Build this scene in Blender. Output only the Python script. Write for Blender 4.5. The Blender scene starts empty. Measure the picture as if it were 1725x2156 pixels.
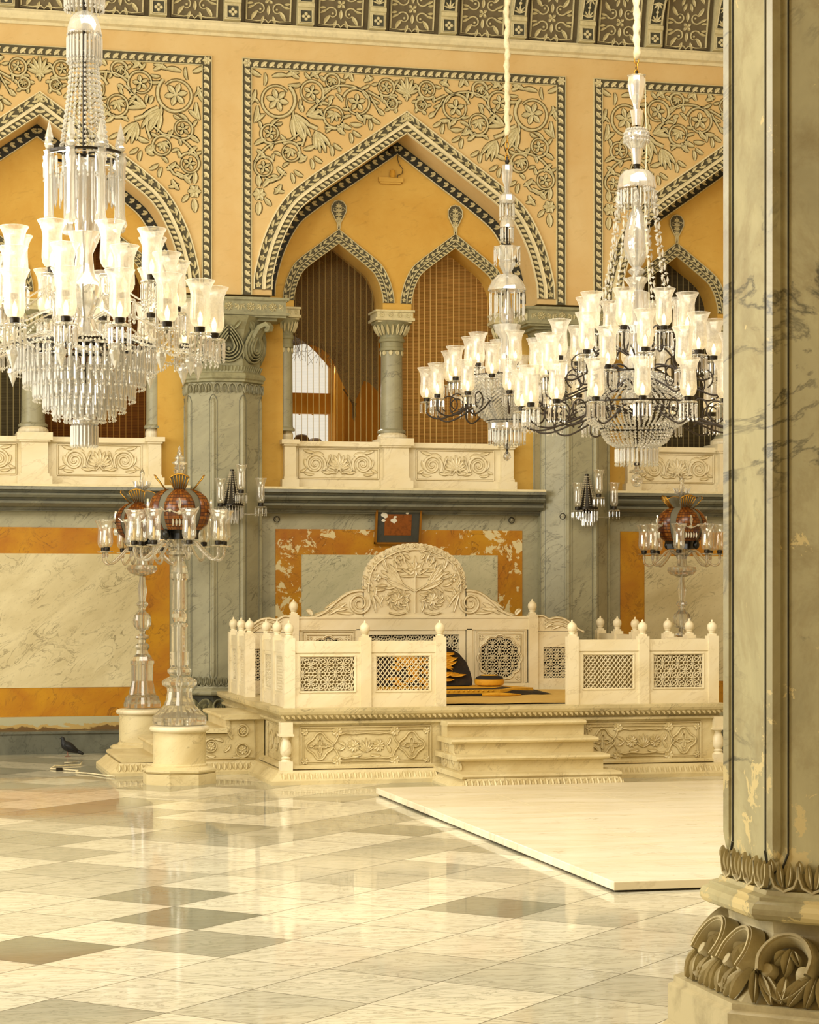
import bpy, bmesh, math, random
from math import sin, cos, pi, radians, sqrt, atan2, hypot, tan
from mathutils import Vector, Matrix
random.seed(7)
S = bpy.context.scene
COL = S.collection
# ---------------------------------------------------------------- camera, world, light, exposure
cam = bpy.data.cameras.new('camera'); camo = bpy.data.objects.new('camera', cam); COL.objects.link(camo)
camo.location = (0, 0, 1.7); camo.rotation_euler = (radians(90), 0, radians(-13.6))
cam.sensor_width = 36; cam.lens = 4570/2156*36; cam.shift_y = 172/2156; cam.clip_start = .1; cam.clip_end = 300
S.camera = camo
W = bpy.data.worlds.new('sky'); S.world = W; W.use_nodes = True
bg = W.node_tree.nodes['Background']; bg.inputs[0].default_value = (1, .93, .74, 1); bg.inputs[1].default_value = 1.1
S.view_settings.view_transform = 'Standard'; S.view_settings.look = 'None'; S.view_settings.gamma = 1
S.view_settings.use_curve_mapping = False; S.view_settings.exposure = -.04
cy = S.cycles
cy.max_bounces = 7; cy.diffuse_bounces = 3; cy.glossy_bounces = 3; cy.transmission_bounces = 6; cy.transparent_max_bounces = 20
cy.caustics_reflective = False; cy.caustics_refractive = False; cy.use_adaptive_sampling = True; cy.adaptive_threshold = .035
cy.sample_clamp_indirect = 4
cy.use_denoising = True
def area(name, loc, rot, sx, sy, power, col):
    l = bpy.data.lights.new(name, 'AREA'); l.shape = 'RECTANGLE'; l.size = sx; l.size_y = sy; l.energy = power; l.color = col
    o = bpy.data.objects.new(name, l); COL.objects.link(o); o.location = loc; o.rotation_euler = rot
    return o
def point(name, loc, power, r, col=(1, .93, .80)):
    l = bpy.data.lights.new(name, 'POINT'); l.energy = power; l.shadow_soft_size = r; l.color = col
    o = bpy.data.objects.new(name, l); COL.objects.link(o); o.location = loc
    return o
# daylight through the open courtyard arcade behind and left of the camera
area('courtyard_daylight', (-9, 15, 5.0), (radians(80), 0, radians(-102)), 8, 6, 1050, (1, .97, .88))
area('column_side_fill', (-5.8, 9.6, 4.2), (radians(84), 0, radians(-90)), 3, 5, 600, (1, .97, .88))  # added fill lamp brightening the foreground column's left face
# added overhead fill light for the hall, no real fitting
area('overhead_fill', (3.8, 13.2, 9.35), (radians(18), 0, 0), 9, 6.5, 1380, (1, .97, .88))
area('gallery_daylight', (5.0, 26.6, 5.2), (radians(-70), 0, 0), 1.2, 1.5, 110, (1, .9, .7))
# the three lit chandeliers' own light
for (x, y, z, p, r) in [(1.2, 13.5, 3.45, 26, .5), (5.69, 16, 3.35, 24, .5), (5.66, 19.5, 3.65, 14, .45)]:
    point('chandelier_light', (x, y, z+.25), p, r)
# ---------------------------------------------------------------- materials
def lin(c):
    c = c.lstrip('#'); r = [int(c[i:i+2], 16)/255 for i in (0, 2, 4)]
    return tuple(x/12.92 if x <= .04045 else ((x+.055)/1.055)**2.4 for x in r)+(1,)
class NT:
    def __init__(s, name):
        s.m = bpy.data.materials.new(name); s.m.use_nodes = True; s.t = s.m.node_tree; s.t.nodes.clear()
        s.out = s.t.nodes.new('ShaderNodeOutputMaterial')
    def n(s, typ, **k):
        nd = s.t.nodes.new('ShaderNode'+typ)
        for a, b in k.items():
            if a.startswith('i_'):
                nd.inputs[int(a[2:]) if a[2:].isdigit() else a[2:].replace('_', ' ')].default_value = b
            else: setattr(nd, a, b)
        return nd
    def l(s, a, b): s.t.links.new(a, b)
    def coord(s, scale=(1, 1, 1), rot=(0, 0, 0), out='Object'):
        c = s.n('TexCoord'); m = s.n('Mapping'); m.inputs['Scale'].default_value = scale; m.inputs['Rotation'].default_value = rot
        s.l(c.outputs[out], m.inputs[0]); return m.outputs[0]
    def world(s, scale=(1, 1, 1), rot=(0, 0, 0)):
        c = s.n('NewGeometry'); r = s.n('Mapping'); r.inputs['Rotation'].default_value = rot; s.l(c.outputs['Position'], r.inputs[0])
        m = s.n('Mapping'); m.inputs['Scale'].default_value = scale; s.l(r.outputs[0], m.inputs[0]); return m.outputs[0]
    def noise(s, vec, scale, detail=4, rough=.55, dist=0):
        n = s.n('TexNoise'); n.inputs['Scale'].default_value = scale; n.inputs['Detail'].default_value = detail
        n.inputs['Roughness'].default_value = rough; n.inputs['Distortion'].default_value = dist; s.l(vec, n.inputs['Vector']); return n.outputs['Fac']
    def ramp(s, fac, *st):
        r = s.n('ValToRGB'); e = r.color_ramp.elements
        while len(e) < len(st): e.new(.5)
        for i, (p, c) in enumerate(st): e[i].position = p; e[i].color = lin(c) if isinstance(c, str) else (c, c, c, 1)
        s.l(fac, r.inputs[0]); return r.outputs[0]
    def mix(s, fac, a, b, mode='MIX'):
        m = s.n('MixRGB', blend_type=mode)
        for i, v in ((0, fac), (1, a), (2, b)):
            if isinstance(v, (int, float)): m.inputs[i].default_value = v if i == 0 else (v, v, v, 1)
            elif isinstance(v, str): m.inputs[i].default_value = lin(v)
            elif isinstance(v, tuple): m.inputs[i].default_value = v
            else: s.l(v, m.inputs[i])
        return m.outputs[0]
    def vein(s, vec, scale, dist=1.5, width=.03, detail=5):
        f = s.noise(vec, scale, detail, .6, dist)
        a = s.n('Math', operation='SUBTRACT'); s.l(f, a.inputs[0]); a.inputs[1].default_value = .5
        b = s.n('Math', operation='ABSOLUTE'); s.l(a.outputs[0], b.inputs[0])
        return s.ramp(b.outputs[0], (0, 1.), (width, 0.))
    def pbr(s, col, rough=.5, metal=0, bump=None, bs=.2, bd=.01, spec=.5):
        p = s.n('BsdfPrincipled')
        if isinstance(col, str): p.inputs['Base Color'].default_value = lin(col)
        else: s.l(col, p.inputs['Base Color'])
        if isinstance(rough, (int, float)): p.inputs['Roughness'].default_value = rough
        else: s.l(rough, p.inputs['Roughness'])
        p.inputs['Metallic'].default_value = metal; p.inputs['Specular IOR Level'].default_value = spec
        if bump is not None:
            b = s.n('Bump'); b.inputs['Strength'].default_value = bs; b.inputs['Distance'].default_value = bd
            s.l(bump, b.inputs['Height']); s.l(b.outputs[0], p.inputs['Normal'])
        s.l(p.outputs[0], s.out.inputs[0]); return s.m
def marble(name, base, mid, vein, scale=1.5, rough=.35, vs=.6, rot=(0, radians(35), 0), stretch=(1, 1, 2.6), peel=None, pt=.6, psc=3, speck=True):
    t = NT(name); v = t.world(tuple(scale*x for x in stretch), rot); v0 = t.world((1, 1, 1))
    big = t.noise(v, 1.1, 4, .6, .6)
    c = t.mix(t.ramp(big, (.35, 0.), (.68, 1.)), base, mid)
    vv = t.vein(v, 1.5, 1.6, .022, 8)
    mask = t.ramp(t.noise(v0, 3.5, 3), (.42, 0.), (.62, 1.))
    f = t.mix(1, vv, mask, 'MULTIPLY'); f2 = t.mix(1, f, (vs,)*3+(1,), 'MULTIPLY')
    c = t.mix(f2, c, vein)
    if speck:
        s2 = t.ramp(t.noise(t.world((3*scale, 3*scale, 7*scale), rot), 5, 3, .7), (.60, 0.), (.68, 1.))
        c = t.mix(t.mix(1, s2, (vs*.35,)*3+(1,), 'MULTIPLY'), c, vein)
    h = vv
    if peel:
        pn = t.noise(t.world((1, 1, 1)), psc, 7, .68, .4); pm = t.ramp(pn, (pt, 0.), (pt+.015, 1.))
        c = t.mix(pm, c, peel); h = pm
    return t.pbr(c, rough, bump=h, bs=.15, bd=.004)
def plaster(name, a, b, grime, gs=.35):
    t = NT(name); v = t.world((1, 1, 1))
    c = t.mix(t.ramp(t.noise(v, 1.3, 6, .65, .3), (.3, 0.), (.72, 1.)), a, b)
    g = t.ramp(t.noise(t.world((2, 2, 5), (0, radians(20), 0)), 3, 6, .7, .8), (.56, 0.), (.8, 1.))
    c = t.mix(t.mix(1, g, (gs,)*3+(1,), 'MULTIPLY'), c, grime)
    fine = t.noise(v, 45, 4, .7)
    return t.pbr(c, .75, bump=fine, bs=.15, bd=.003, spec=.25)
def carved(name, base, grime, amt=.5, rough=.5, sc=9):
    t = NT(name); v = t.world((1, 1, 1))
    g = t.ramp(t.noise(v, sc, 6, .7, .3), (.45, 0.), (.75, 1.))
    c = t.mix(t.mix(1, g, (amt,)*3+(1,), 'MULTIPLY'), base, grime)
    return t.pbr(c, rough, bump=t.noise(v, 60, 3), bs=.12, bd=.002, spec=.35)
def plain(name, col, rough=.5, metal=0, spec=.5): return NT(name).pbr(col, rough, metal, spec=spec)
MT = {}
MT['yellow'] = plaster('yellow_plaster', '#dcc08a', '#d1ad70', '#a8864c')
MT['tymp'] = plaster('ochre_plaster', '#d6ae58', '#c59640', '#917034', .5)
MT['orange'] = plaster('deep_ochre_plaster', '#cf9c38', '#bf8626', '#8c6020', .5)
MT['greym'] = marble('grey_painted_marble', '#a39d7e', '#918c70', '#4c4a38', 1.3, .4, .7)
MT['greyd'] = marble('dark_grey_marble', '#7d7b66', '#656456', '#2e2f27', 1.4, .4, .7)
MT['greyframe'] = marble('grey_wall_border_marble', '#b0a98a', '#9d987c', '#4f4f3e', 1.6, .4, .75)
MT['goldm'] = marble('gold_sienna_marble', '#c28a14', '#ab6a0e', '#643a0c', 1.7, .4, .7, stretch=(1, 1, 1.2))
MT['goldp'] = marble('peeling_gold_marble', '#c28a14', '#a8620c', '#643a0c', 1.7, .4, .7, stretch=(1, 1, 1.2), peel='#ddcb98', pt=.555, psc=5)
MT['creamm'] = marble('cream_wall_marble', '#dccfa6', '#cabb90', '#6f6040', 1.5, .35, .75)
MT['palegreym'] = marble('pale_grey_wall_marble', '#cdc5a2', '#bcb692', '#54543f', 1.6, .4, .8)
MT['base'] = marble('slate_baseboard_marble', '#6f7063', '#55574e', '#2d302b', 2.0, .25, .5, stretch=(1, 1, 1))
MT['grime_shade'] = carved('grime_and_shade_ground', '#b39c68', '#8a7444', .6, .6, 14)  # grime plus crevice shade painted behind the marble carving
MT['white'] = marble('white_throne_marble', '#f0e4c4', '#e6d6ae', '#a58a55', 1.2, .38, .35, speck=False)
MT['white2'] = marble('worn_platform_marble', '#e2d2a4', '#cfbb88', '#8a744a', 1.5, .42, .5)
MT['slab'] = marble('platform_slab_marble', '#dccb9c', '#bfae80', '#6f6242', 1.6, .4, .7)
MT['dais'] = marble('pale_dais_marble', '#f4ead2', '#e6d9b8', '#ae9a70', .8, .25, .5, rot=(0, 0, radians(8)), stretch=(1, 3, 1), speck=False)
MT['carvegrey'] = carved('grey_stucco', '#d3c699', '#7d7150', .4, .55, 22)
MT['carvelight'] = carved('pale_stucco', '#dccfa4', '#7a6d4c', .45, .55, 18)
MT['underlay'] = carved('dark_painted_ground', '#57503a', '#38331f', .6, .7, 14)
MT['black'] = carved('black_painted_ground', '#33322a', '#1f1f1a', .6, .7, 12)
MT['shadowpaint'] = carved('ochre_grey_shade_outline', '#7a673c', '#55462a', .6, .75, 20)  # dark rim painting edge shade and grime around the arabesque
MT['whitemould'] = carved('cream_moulding_stucco', '#e8dab0', '#8f8058', .35, .5, 8)
MT['coffer'] = carved('brown_grey_coffer_ground', '#6e6146', '#47402c', .6, .7, 10)
MT['capital'] = carved('grey_capital_stone', '#96916f', '#4e4b36', .6, .5, 9)
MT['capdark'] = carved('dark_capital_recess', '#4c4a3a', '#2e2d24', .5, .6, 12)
MT['nearcol'] = marble('foreground_column_marble', '#a09872', '#857d5a', '#3e3c2c', .7, .42, .6, rot=(0, radians(40), radians(40)), peel='#b8a874', pt=.68, psc=3.5)
def near_mat():
    t = NT('foreground_column_marble'); v = t.world((1, 1, 1)); big = t.noise(t.world((1, 1, .5)), 1.6, 6, .7, .6)
    c = t.mix(t.ramp(big, (.35, 0.), (.65, 1.)), '#b2a980', '#958c68')
    st = t.ramp(t.noise(v, 3.2, 6, .72, .4), (.48, 0.), (.68, 1.)); c = t.mix(t.mix(1, st, (.5,)*3+(1,), 'MULTIPLY'), c, '#715c30')
    vv = t.vein(t.world((1, 1, 3), (0, radians(40), radians(45))), .8, 1.3, .02, 8); mk = t.ramp(t.noise(v, 1.3, 3), (.45, 0.), (.6, 1.)); c = t.mix(t.mix(1, t.mix(1, vv, mk, 'MULTIPLY'), (.8,)*3+(1,), 'MULTIPLY'), c, '#34342a')
    dk = t.ramp(t.noise(v, 2.1, 7, .75, .2), (.62, 0.), (.7, 1.)); c = t.mix(t.mix(1, dk, (.55,)*3+(1,), 'MULTIPLY'), c, '#40402f')
    sp = t.n('SeparateXYZ'); t.l(v, sp.inputs[0]); mr = t.n('MapRange'); t.l(sp.outputs['Z'], mr.inputs[0]); mr.inputs[1].default_value = .75; mr.inputs[2].default_value = 1.45; mr.inputs[3].default_value = .13; mr.inputs[4].default_value = 0
    pn = t.noise(v, 6, 7, .7, .4); ad = t.n('Math', operation='ADD'); t.l(pn, ad.inputs[0]); t.l(mr.outputs[0], ad.inputs[1]); pm = t.ramp(ad.outputs[0], (.635, 0.), (.65, 1.))
    c = t.mix(pm, c, '#c4b27e'); return t.pbr(c, .4, bump=pm, bs=-.3, bd=.004, spec=.4)
MT['nearcol'] = near_mat()
MT['nearbase'] = carved('weathered_column_base', '#b4a780', '#5a4b2b', .5, .5, 7)
MT['darkmetal'] = plain('dark_bronze', '#2a241a', .35, .6)
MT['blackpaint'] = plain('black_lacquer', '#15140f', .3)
MT['brass'] = plain('worn_brass', '#c9973c', .35, .9)
MT['silverbead'] = plain('silvered_bead', '#d8d0b8', .25, .5)
def glass(name, trans, tint, dif, gl, edge=.5, col=(1, .97, .9, 1), rough=.08):
    """clear thin glass: mostly see-through, brighter and denser at grazing edges"""
    t = NT(name)
    tr = t.n('BsdfTransparent'); tr.inputs[0].default_value = (tint, tint, tint*.97, 1)
    g = t.n('BsdfGlossy'); g.inputs[0].default_value = col; g.inputs['Roughness'].default_value = rough
    d = t.n('BsdfTranslucent'); d.inputs[0].default_value = col
    d2 = t.n('BsdfDiffuse'); d2.inputs[0].default_value = col
    m0 = t.n('MixShader'); m0.inputs[0].default_value = .5; t.l(d.outputs[0], m0.inputs[1]); t.l(d2.outputs[0], m0.inputs[2])
    m1 = t.n('MixShader'); m1.inputs[0].default_value = gl; t.l(m0.outputs[0], m1.inputs[1]); t.l(g.outputs[0], m1.inputs[2])
    lw = t.n('LayerWeight'); lw.inputs[0].default_value = .35
    r = t.n('MapRange'); t.l(lw.outputs['Facing'], r.inputs[0]); r.inputs[3].default_value = 1-trans; r.inputs[4].default_value = min(1, 1-trans+edge)
    m2 = t.n('MixShader'); t.l(r.outputs[0], m2.inputs[0]); t.l(tr.outputs[0], m2.inputs[1]); t.l(m1.outputs[0], m2.inputs[2])
    if name.startswith('etched'):
        n = t.ramp(t.noise(t.coord((1, 1, 1)), 30, 2, .5, 1.0), (.42, 0.), (.60, .16)); ad = t.n('Math', operation='ADD', use_clamp=True); t.l(r.outputs[0], ad.inputs[0]); t.l(n, ad.inputs[1]); t.l(ad.outputs[0], m2.inputs[0])
    t.l(m2.outputs[0], t.out.inputs[0]); return t.m
def crystal(name, mixt, rough=.03, tint=.97, ior=1.45, white=.0):
    """solid cut glass: refracts what stands behind it, with a share of clear see-through for thin walls"""
    t = NT(name); g = t.n('BsdfGlass'); g.inputs['Color'].default_value = (tint, tint*.99, tint*.95, 1); g.inputs['Roughness'].default_value = rough; g.inputs['IOR'].default_value = ior
    tr = t.n('BsdfTransparent'); tr.inputs[0].default_value = (tint, tint, tint*.97, 1)
    m = t.n('MixShader'); m.inputs[0].default_value = mixt; t.l(g.outputs[0], m.inputs[1]); t.l(tr.outputs[0], m.inputs[2])
    gl = t.n('BsdfGlossy'); gl.inputs[0].default_value = (1, .97, .9, 1); gl.inputs['Roughness'].default_value = .1
    d = t.n('BsdfDiffuse'); d.inputs[0].default_value = (1, .96, .86, 1); m1 = t.n('MixShader'); m1.inputs[0].default_value = .5; t.l(gl.outputs[0], m1.inputs[1]); t.l(d.outputs[0], m1.inputs[2])
    m2 = t.n('MixShader'); m2.inputs[0].default_value = white; t.l(m.outputs[0], m2.inputs[1]); t.l(m1.outputs[0], m2.inputs[2]); t.l(m2.outputs[0], t.out.inputs[0]); return t.m
MT['glass'] = glass('clear_glass', .82, .97, .5, .75, .6)
MT['frost'] = glass('etched_glass', .62, .99, .8, .25, .42, (1, .95, .84, 1), .25)
MT['prism'] = crystal('cut_crystal', .3, .03, .99, 1.5, .42)
MT['prismwhite'] = crystal('bright_cut_crystal', .2, .04, .99, 1.5, .5)
MT['stem'] = crystal('thick_cut_glass', .22, .02, .97, 1.48, .10)
def emit(name, col, s):
    t = NT(name); e = t.n('Emission'); e.inputs[0].default_value = lin(col); e.inputs[1].default_value = s
    t.l(e.outputs[0], t.out.inputs[0]); return t.m
MT['bulb'] = emit('lit_candle_bulb', '#ffdf9c', 5)
MT['candle'] = plain('wax_candle_bulb', '#e8c98a', .5)
MT['rope'] = carved('cream_cloth_wrap', '#e6d9b4', '#b59a62', .6, .8, 30)
MT['darkcord'] = plain('dark_twisted_cord', '#33271b', .6)
def bead(name, a, b, sc):
    t = NT(name); v = t.coord((1, 1, 1)); k = t.n('TexBrick'); k.offset = 0
    u = t.n('TexCoord'); t.l(u.outputs['UV'], k.inputs['Vector'])
    k.inputs['Color1'].default_value = lin(a); k.inputs['Color2'].default_value = lin(b); k.inputs['Mortar'].default_value = lin('#3a1a08')
    k.inputs['Scale'].default_value = sc; k.inputs['Mortar Size'].default_value = .03; k.inputs['Brick Width'].default_value = .4; k.inputs['Row Height'].default_value = .3
    return t.pbr(k.outputs[0], .25, bump=k.outputs['Fac'], bs=-.6, bd=.01)
MT['amber'] = bead('amber_beadwork', '#8f5418', '#55260c', 4)
MT['greycloth'] = plain('grey_cloth', '#6a6552', .8)
def blind(name, a, b, cord, alpha, dark=.5, cs=.068):
    """woven cane blind: fine horizontal reeds crossed by pale vertical cords"""
    t = NT(name); p = t.n('NewGeometry'); sep = t.n('SeparateXYZ'); t.l(p.outputs['Position'], sep.inputs[0])
    def stripes(o, period, width):
        m = t.n('Math', operation='MODULO'); t.l(o, m.inputs[0]); m.inputs[1].default_value = period
        l = t.n('Math', operation='LESS_THAN'); t.l(m.outputs[0], l.inputs[0]); l.inputs[1].default_value = width; return l.outputs[0]
    reed = stripes(sep.outputs['Z'], .017, .006); crd = stripes(sep.outputs['X'], cs, .010)
    n = t.noise(t.world((.6, 1, 14)), 3, 5, .7)
    c = t.mix(t.ramp(n, (.3, 0.), (.7, 1.)), a, b); c = t.mix(t.mix(1, reed, (dark,)*3+(1,), 'MULTIPLY'), c, '#2c2216'); c = t.mix(crd, c, cord)
    d = t.n('BsdfDiffuse'); t.l(c, d.inputs[0]); tl = t.n('BsdfTranslucent'); t.l(c, tl.inputs[0])
    m = t.n('MixShader'); m.inputs[0].default_value = .3; t.l(d.outputs[0], m.inputs[1]); t.l(tl.outputs[0], m.inputs[2])
    tr = t.n('BsdfTransparent'); mx = t.n('MixShader')
    mm = t.n('Math', operation='MULTIPLY_ADD'); t.l(crd, mm.inputs[0]); mm.inputs[1].default_value = .5; mm.inputs[2].default_value = alpha
    m5 = t.n('Math', operation='MULTIPLY_ADD'); t.l(reed, m5.inputs[0]); m5.inputs[1].default_value = .12*alpha; t.l(mm.outputs[0], m5.inputs[2])
    inv = t.n('Math', operation='SUBTRACT', use_clamp=True); inv.inputs[0].default_value = 1; t.l(m5.outputs[0], inv.inputs[1])
    t.l(inv.outputs[0], mx.inputs[0]); t.l(tr.outputs[0], mx.inputs[1]); t.l(m.outputs[0], mx.inputs[2]) if False else None
    mx.inputs[0].default_value = 0; t.t.links.remove(mx.inputs[0].links[0]); t.l(m5.outputs[0], mx.inputs[0]); t.l(tr.outputs[0], mx.inputs[1]); t.l(m.outputs[0], mx.inputs[2])
    t.l(mx.outputs[0], t.out.inputs[0]); return t.m
MT['blindopen'] = blind('sheer_cane_blind', '#9a6a2c', '#7d5522', '#a8925e', .25)
MT['blindtan'] = blind('tan_cane_blind', '#a97c40', '#86622f', '#c9a766', 1)
MT['blindbrown'] = blind('brown_cane_blind', '#6e431c', '#573315', '#8a6430', 1)
MT['blinddark'] = blind('dark_cane_blind', '#59503a', '#463f2c', '#9a8c62', 1)
def net():
    t = NT('dark_torn_net'); v = t.world((1, 1, 1)); n = t.noise(v, 60, 3, .7)
    d = t.n('BsdfDiffuse'); d.inputs[0].default_value = lin('#6b5c40'); tr = t.n('BsdfTransparent')
    mx = t.n('MixShader'); t.l(t.ramp(n, (.3, .55), (.55, .86)), mx.inputs[0]); t.l(tr.outputs[0], mx.inputs[1]); t.l(d.outputs[0], mx.inputs[2])
    t.l(mx.outputs[0], t.out.inputs[0]); return t.m
MT['net'] = net()
def floor_mat():
    t = NT('polished_marble_tiles'); a = t.n('VertexColor'); a.layer_name = 'tile'
    sep = t.n('SeparateColor'); t.l(a.outputs[0], sep.inputs[0])
    off = t.n('CombineXYZ')
    for i, k in enumerate((1, 2)):
        m = t.n('Math', operation='MULTIPLY'); t.l(sep.outputs[k], m.inputs[0]); m.inputs[1].default_value = 37; t.l(m.outputs[0], off.inputs[i])
    g = t.n('NewGeometry'); ad = t.n('VectorMath', operation='ADD'); t.l(g.outputs['Position'], ad.inputs[0]); t.l(off.outputs[0], ad.inputs[1])
    mp = t.n('Mapping'); mp.inputs['Rotation'].default_value = (0, 0, radians(20)); mp.inputs['Scale'].default_value = (1.2, 5, 1); t.l(ad.outputs[0], mp.inputs[0]); v = mp.outputs[0]
    light = t.mix(t.noise(v, 2, 5, .6, .8), '#ece5cf', '#dcd4b8'); dark = t.mix(t.noise(v, 3, 6, .65, 1.2), '#4e5040', '#86856d')
    c = t.mix(sep.outputs[0], light, dark)
    vv = t.vein(v, 2.0, 1.8, .04, 6); vm = t.mix(1, vv, (.5,)*3+(1,), 'MULTIPLY')
    c = t.mix(vm, c, '#77745a')
    mp2 = t.n('Mapping'); mp2.inputs['Rotation'].default_value = (0, 0, radians(8)); mp2.inputs['Scale'].default_value = (3, 16, 1); t.l(ad.outputs[0], mp2.inputs[0])
    fs = t.ramp(t.noise(mp2.outputs[0], 3, 6, .7), (.5, 0.), (.72, 1.)); c = t.mix(t.mix(1, fs, (.32,)*3+(1,), 'MULTIPLY'), c, '#8d8566')
    st = t.ramp(t.noise(t.world((1, 1, 1)), .35, 3), (.5, 0.), (.75, 1.))
    c = t.mix(t.mix(1, st, (.15,)*3+(1,), 'MULTIPLY'), c, '#b79c66')
    r = t.ramp(t.noise(t.world((1, 1, 1)), 1.2, 4), (.3, .03), (.8, .10))
    return t.pbr(c, r, spec=.13)
MT['floor'] = floor_mat()
# ---------------------------------------------------------------- mesh building helpers
class MB:
    def __init__(s): s.v = []; s.f = []; s.uv = None
    def add(s, vs, fs):
        o = len(s.v); s.v += [tuple(p) for p in vs]; s.f += [tuple(i+o for i in f) for f in fs]; return s
    def box(s, x0, x1, y0, y1, z0, z1):
        return s.add([(x0, y0, z0), (x1, y0, z0), (x1, y1, z0), (x0, y1, z0), (x0, y0, z1), (x1, y0, z1), (x1, y1, z1), (x0, y1, z1)],
                     [(0, 3, 2, 1), (4, 5, 6, 7), (0, 1, 5, 4), (1, 2, 6, 5), (2, 3, 7, 6), (3, 0, 4, 7)])
    def lathe(s, prof, cx=0, cy_=0, seg=16, a0=0, cap=True, amp=0, lobes=0, sweep=2*pi):
        n = len(prof); vs = []; full = abs(sweep-2*pi) < 1e-6; m = seg if full else seg+1
        for r, z in prof:
            for k in range(m):
                a = a0+sweep*k/seg; rr = r*(1+amp*cos(lobes*a)) if lobes else r
                vs.append((cx+rr*cos(a), cy_+rr*sin(a), z))
        fs = []
        for i in range(n-1):
            for k in range(seg):
                k2 = (k+1) % m
                fs.append((i*m+k, i*m+k2, (i+1)*m+k2, (i+1)*m+k))
        if cap and full:
            if prof[0][0] > 1e-4: fs.append(tuple(range(m-1, -1, -1)))
            if prof[-1][0] > 1e-4: fs.append(tuple((n-1)*m+k for k in range(m)))
        return s.add(vs, fs)
    def oct(s, prof, cx, cy_): # octagon with flat faces on the axes; prof holds apothems
        return s.lathe([(r/cos(pi/8), z) for r, z in prof], cx, cy_, 8, pi/8)
    def tube(s, pts, r, seg=6, cap=True):
        P = [Vector(p) for p in pts]; R = r if isinstance(r, (list, tuple)) else [r]*len(P); vs = []; up = Vector((0, 0, 1)); prev = None
        for i, p in enumerate(P):
            d = (P[min(i+1, len(P)-1)]-P[max(i-1, 0)])
            if d.length < 1e-9: d = Vector((0, 0, 1))
            d.normalize()
            if prev is None:
                a = d.cross(up)
                if a.length < .05: a = d.cross(Vector((1, 0, 0)))
            else: a = prev-d*prev.dot(d)
            a.normalize(); prev = a; b = d.cross(a)
            for k in range(seg):
                t = 2*pi*k/seg; vs.append(p+(a*cos(t)+b*sin(t))*R[i])
        fs = [(i*seg+k, i*seg+(k+1) % seg, (i+1)*seg+(k+1) % seg, (i+1)*seg+k) for i in range(len(P)-1) for k in range(seg)]
        if cap: fs += [tuple(range(seg-1, -1, -1)), tuple((len(P)-1)*seg+k for k in range(seg))]
        return s.add(vs, fs)
    def prism(s, poly, fr, d0, d1): # 2D polygon through frame fr=(O,U,V,N) from depth d0 to d1
        O, U, V, N = fr; n = len(poly)
        vs = [O+U*u+V*v+N*d0 for u, v in poly]+[O+U*u+V*v+N*d1 for u, v in poly]
        return s.add(vs, [tuple(range(n-1, -1, -1)), tuple(range(n, 2*n))]+[(i, (i+1) % n, n+(i+1) % n, n+i) for i in range(n)])
    def extrude_x(s, prof, x0, x1): # profile of (y,z)
        n = len(prof); vs = [(x0, y, z) for y, z in prof]+[(x1, y, z) for y, z in prof]
        return s.add(vs, [(i, (i+1) % n, n+(i+1) % n, n+i) for i in range(n)]+[tuple(range(n-1, -1, -1)), tuple(range(n, 2*n))])
    def octa(s, x, y, z, r, h):
        return s.add([(x, y, z+h), (x+r, y, z), (x, y+r, z), (x-r, y, z), (x, y-r, z), (x, y, z-h)],
                     [(0, 1, 2), (0, 2, 3), (0, 3, 4), (0, 4, 1), (5, 2, 1), (5, 3, 2), (5, 4, 3), (5, 1, 4)])
    def drop(s, x, y, z, L, w): # long cut prism hanging from z
        r = w/2
        vs = [(x, y, z)]+[(x+r*cos(a), y+r*sin(a), z-L*.08) for a in (0, pi/2, pi, 3*pi/2)]+[(x+r*cos(a), y+r*sin(a), z-L*.88) for a in (0, pi/2, pi, 3*pi/2)]+[(x, y, z-L)]
        return s.add(vs, [(0, 1, 2), (0, 2, 3), (0, 3, 4), (0, 4, 1)]+[(1+k, 5+k, 5+(k+1) % 4, 1+(k+1) % 4) for k in range(4)]+[(9, 6, 5), (9, 7, 6), (9, 8, 7), (9, 5, 8)])
    def build(s, name, mat, parent=None, smooth=False, flip=False, fix=True):
        me = bpy.data.meshes.new(name); me.from_pydata([tuple(v) for v in s.v], [], s.f)
        if fix and len(s.f) < 60000:
            b = bmesh.new(); b.from_mesh(me); bmesh.ops.recalc_face_normals(b, faces=b.faces); b.to_mesh(me); b.free()
        me.materials.append(MT[mat] if isinstance(mat, str) else mat)
        if smooth:
            me.polygons.foreach_set('use_smooth', [True]*len(me.polygons))
            if smooth == 'auto': me.set_sharp_from_angle(angle=radians(38))
        me.update(); o = bpy.data.objects.new(name, me); COL.objects.link(o)
        if parent is not None: o.parent = parent
        return o
def thing(name, label, cat, loc=(0, 0, 0), rz=0, group=None):
    o = bpy.data.objects.new(name, None); COL.objects.link(o); o.location = loc; o.rotation_euler = (0, 0, rz)
    o.empty_display_size = .1; o['label'] = label; o['category'] = cat
    if group: o['group'] = group
    return o
def tag(o, label, cat, group=None):
    o['label'] = label; o['category'] = cat
    if group: o['group'] = group
    return o
def struct(name, mb, mat, **k):
    o = mb.build(name, mat, **k); o['kind'] = 'structure'; return o
def sroot(name):
    o = bpy.data.objects.new(name, None); COL.objects.link(o); o['kind'] = 'structure'; return o
def copy_tree(o, parent=None):
    c = o.copy(); COL.objects.link(c); c.parent = parent
    for ch in list(o.children): copy_tree(ch, c)
    return c
X, Y, Z = Vector((1, 0, 0)), Vector((0, 1, 0)), Vector((0, 0, 1))
def front(x, y, z): return (Vector((x, y, z)), X, Z, -Y)   # relief frame on a wall facing the room
def V2(a): return Vector((cos(a), sin(a)))
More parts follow.
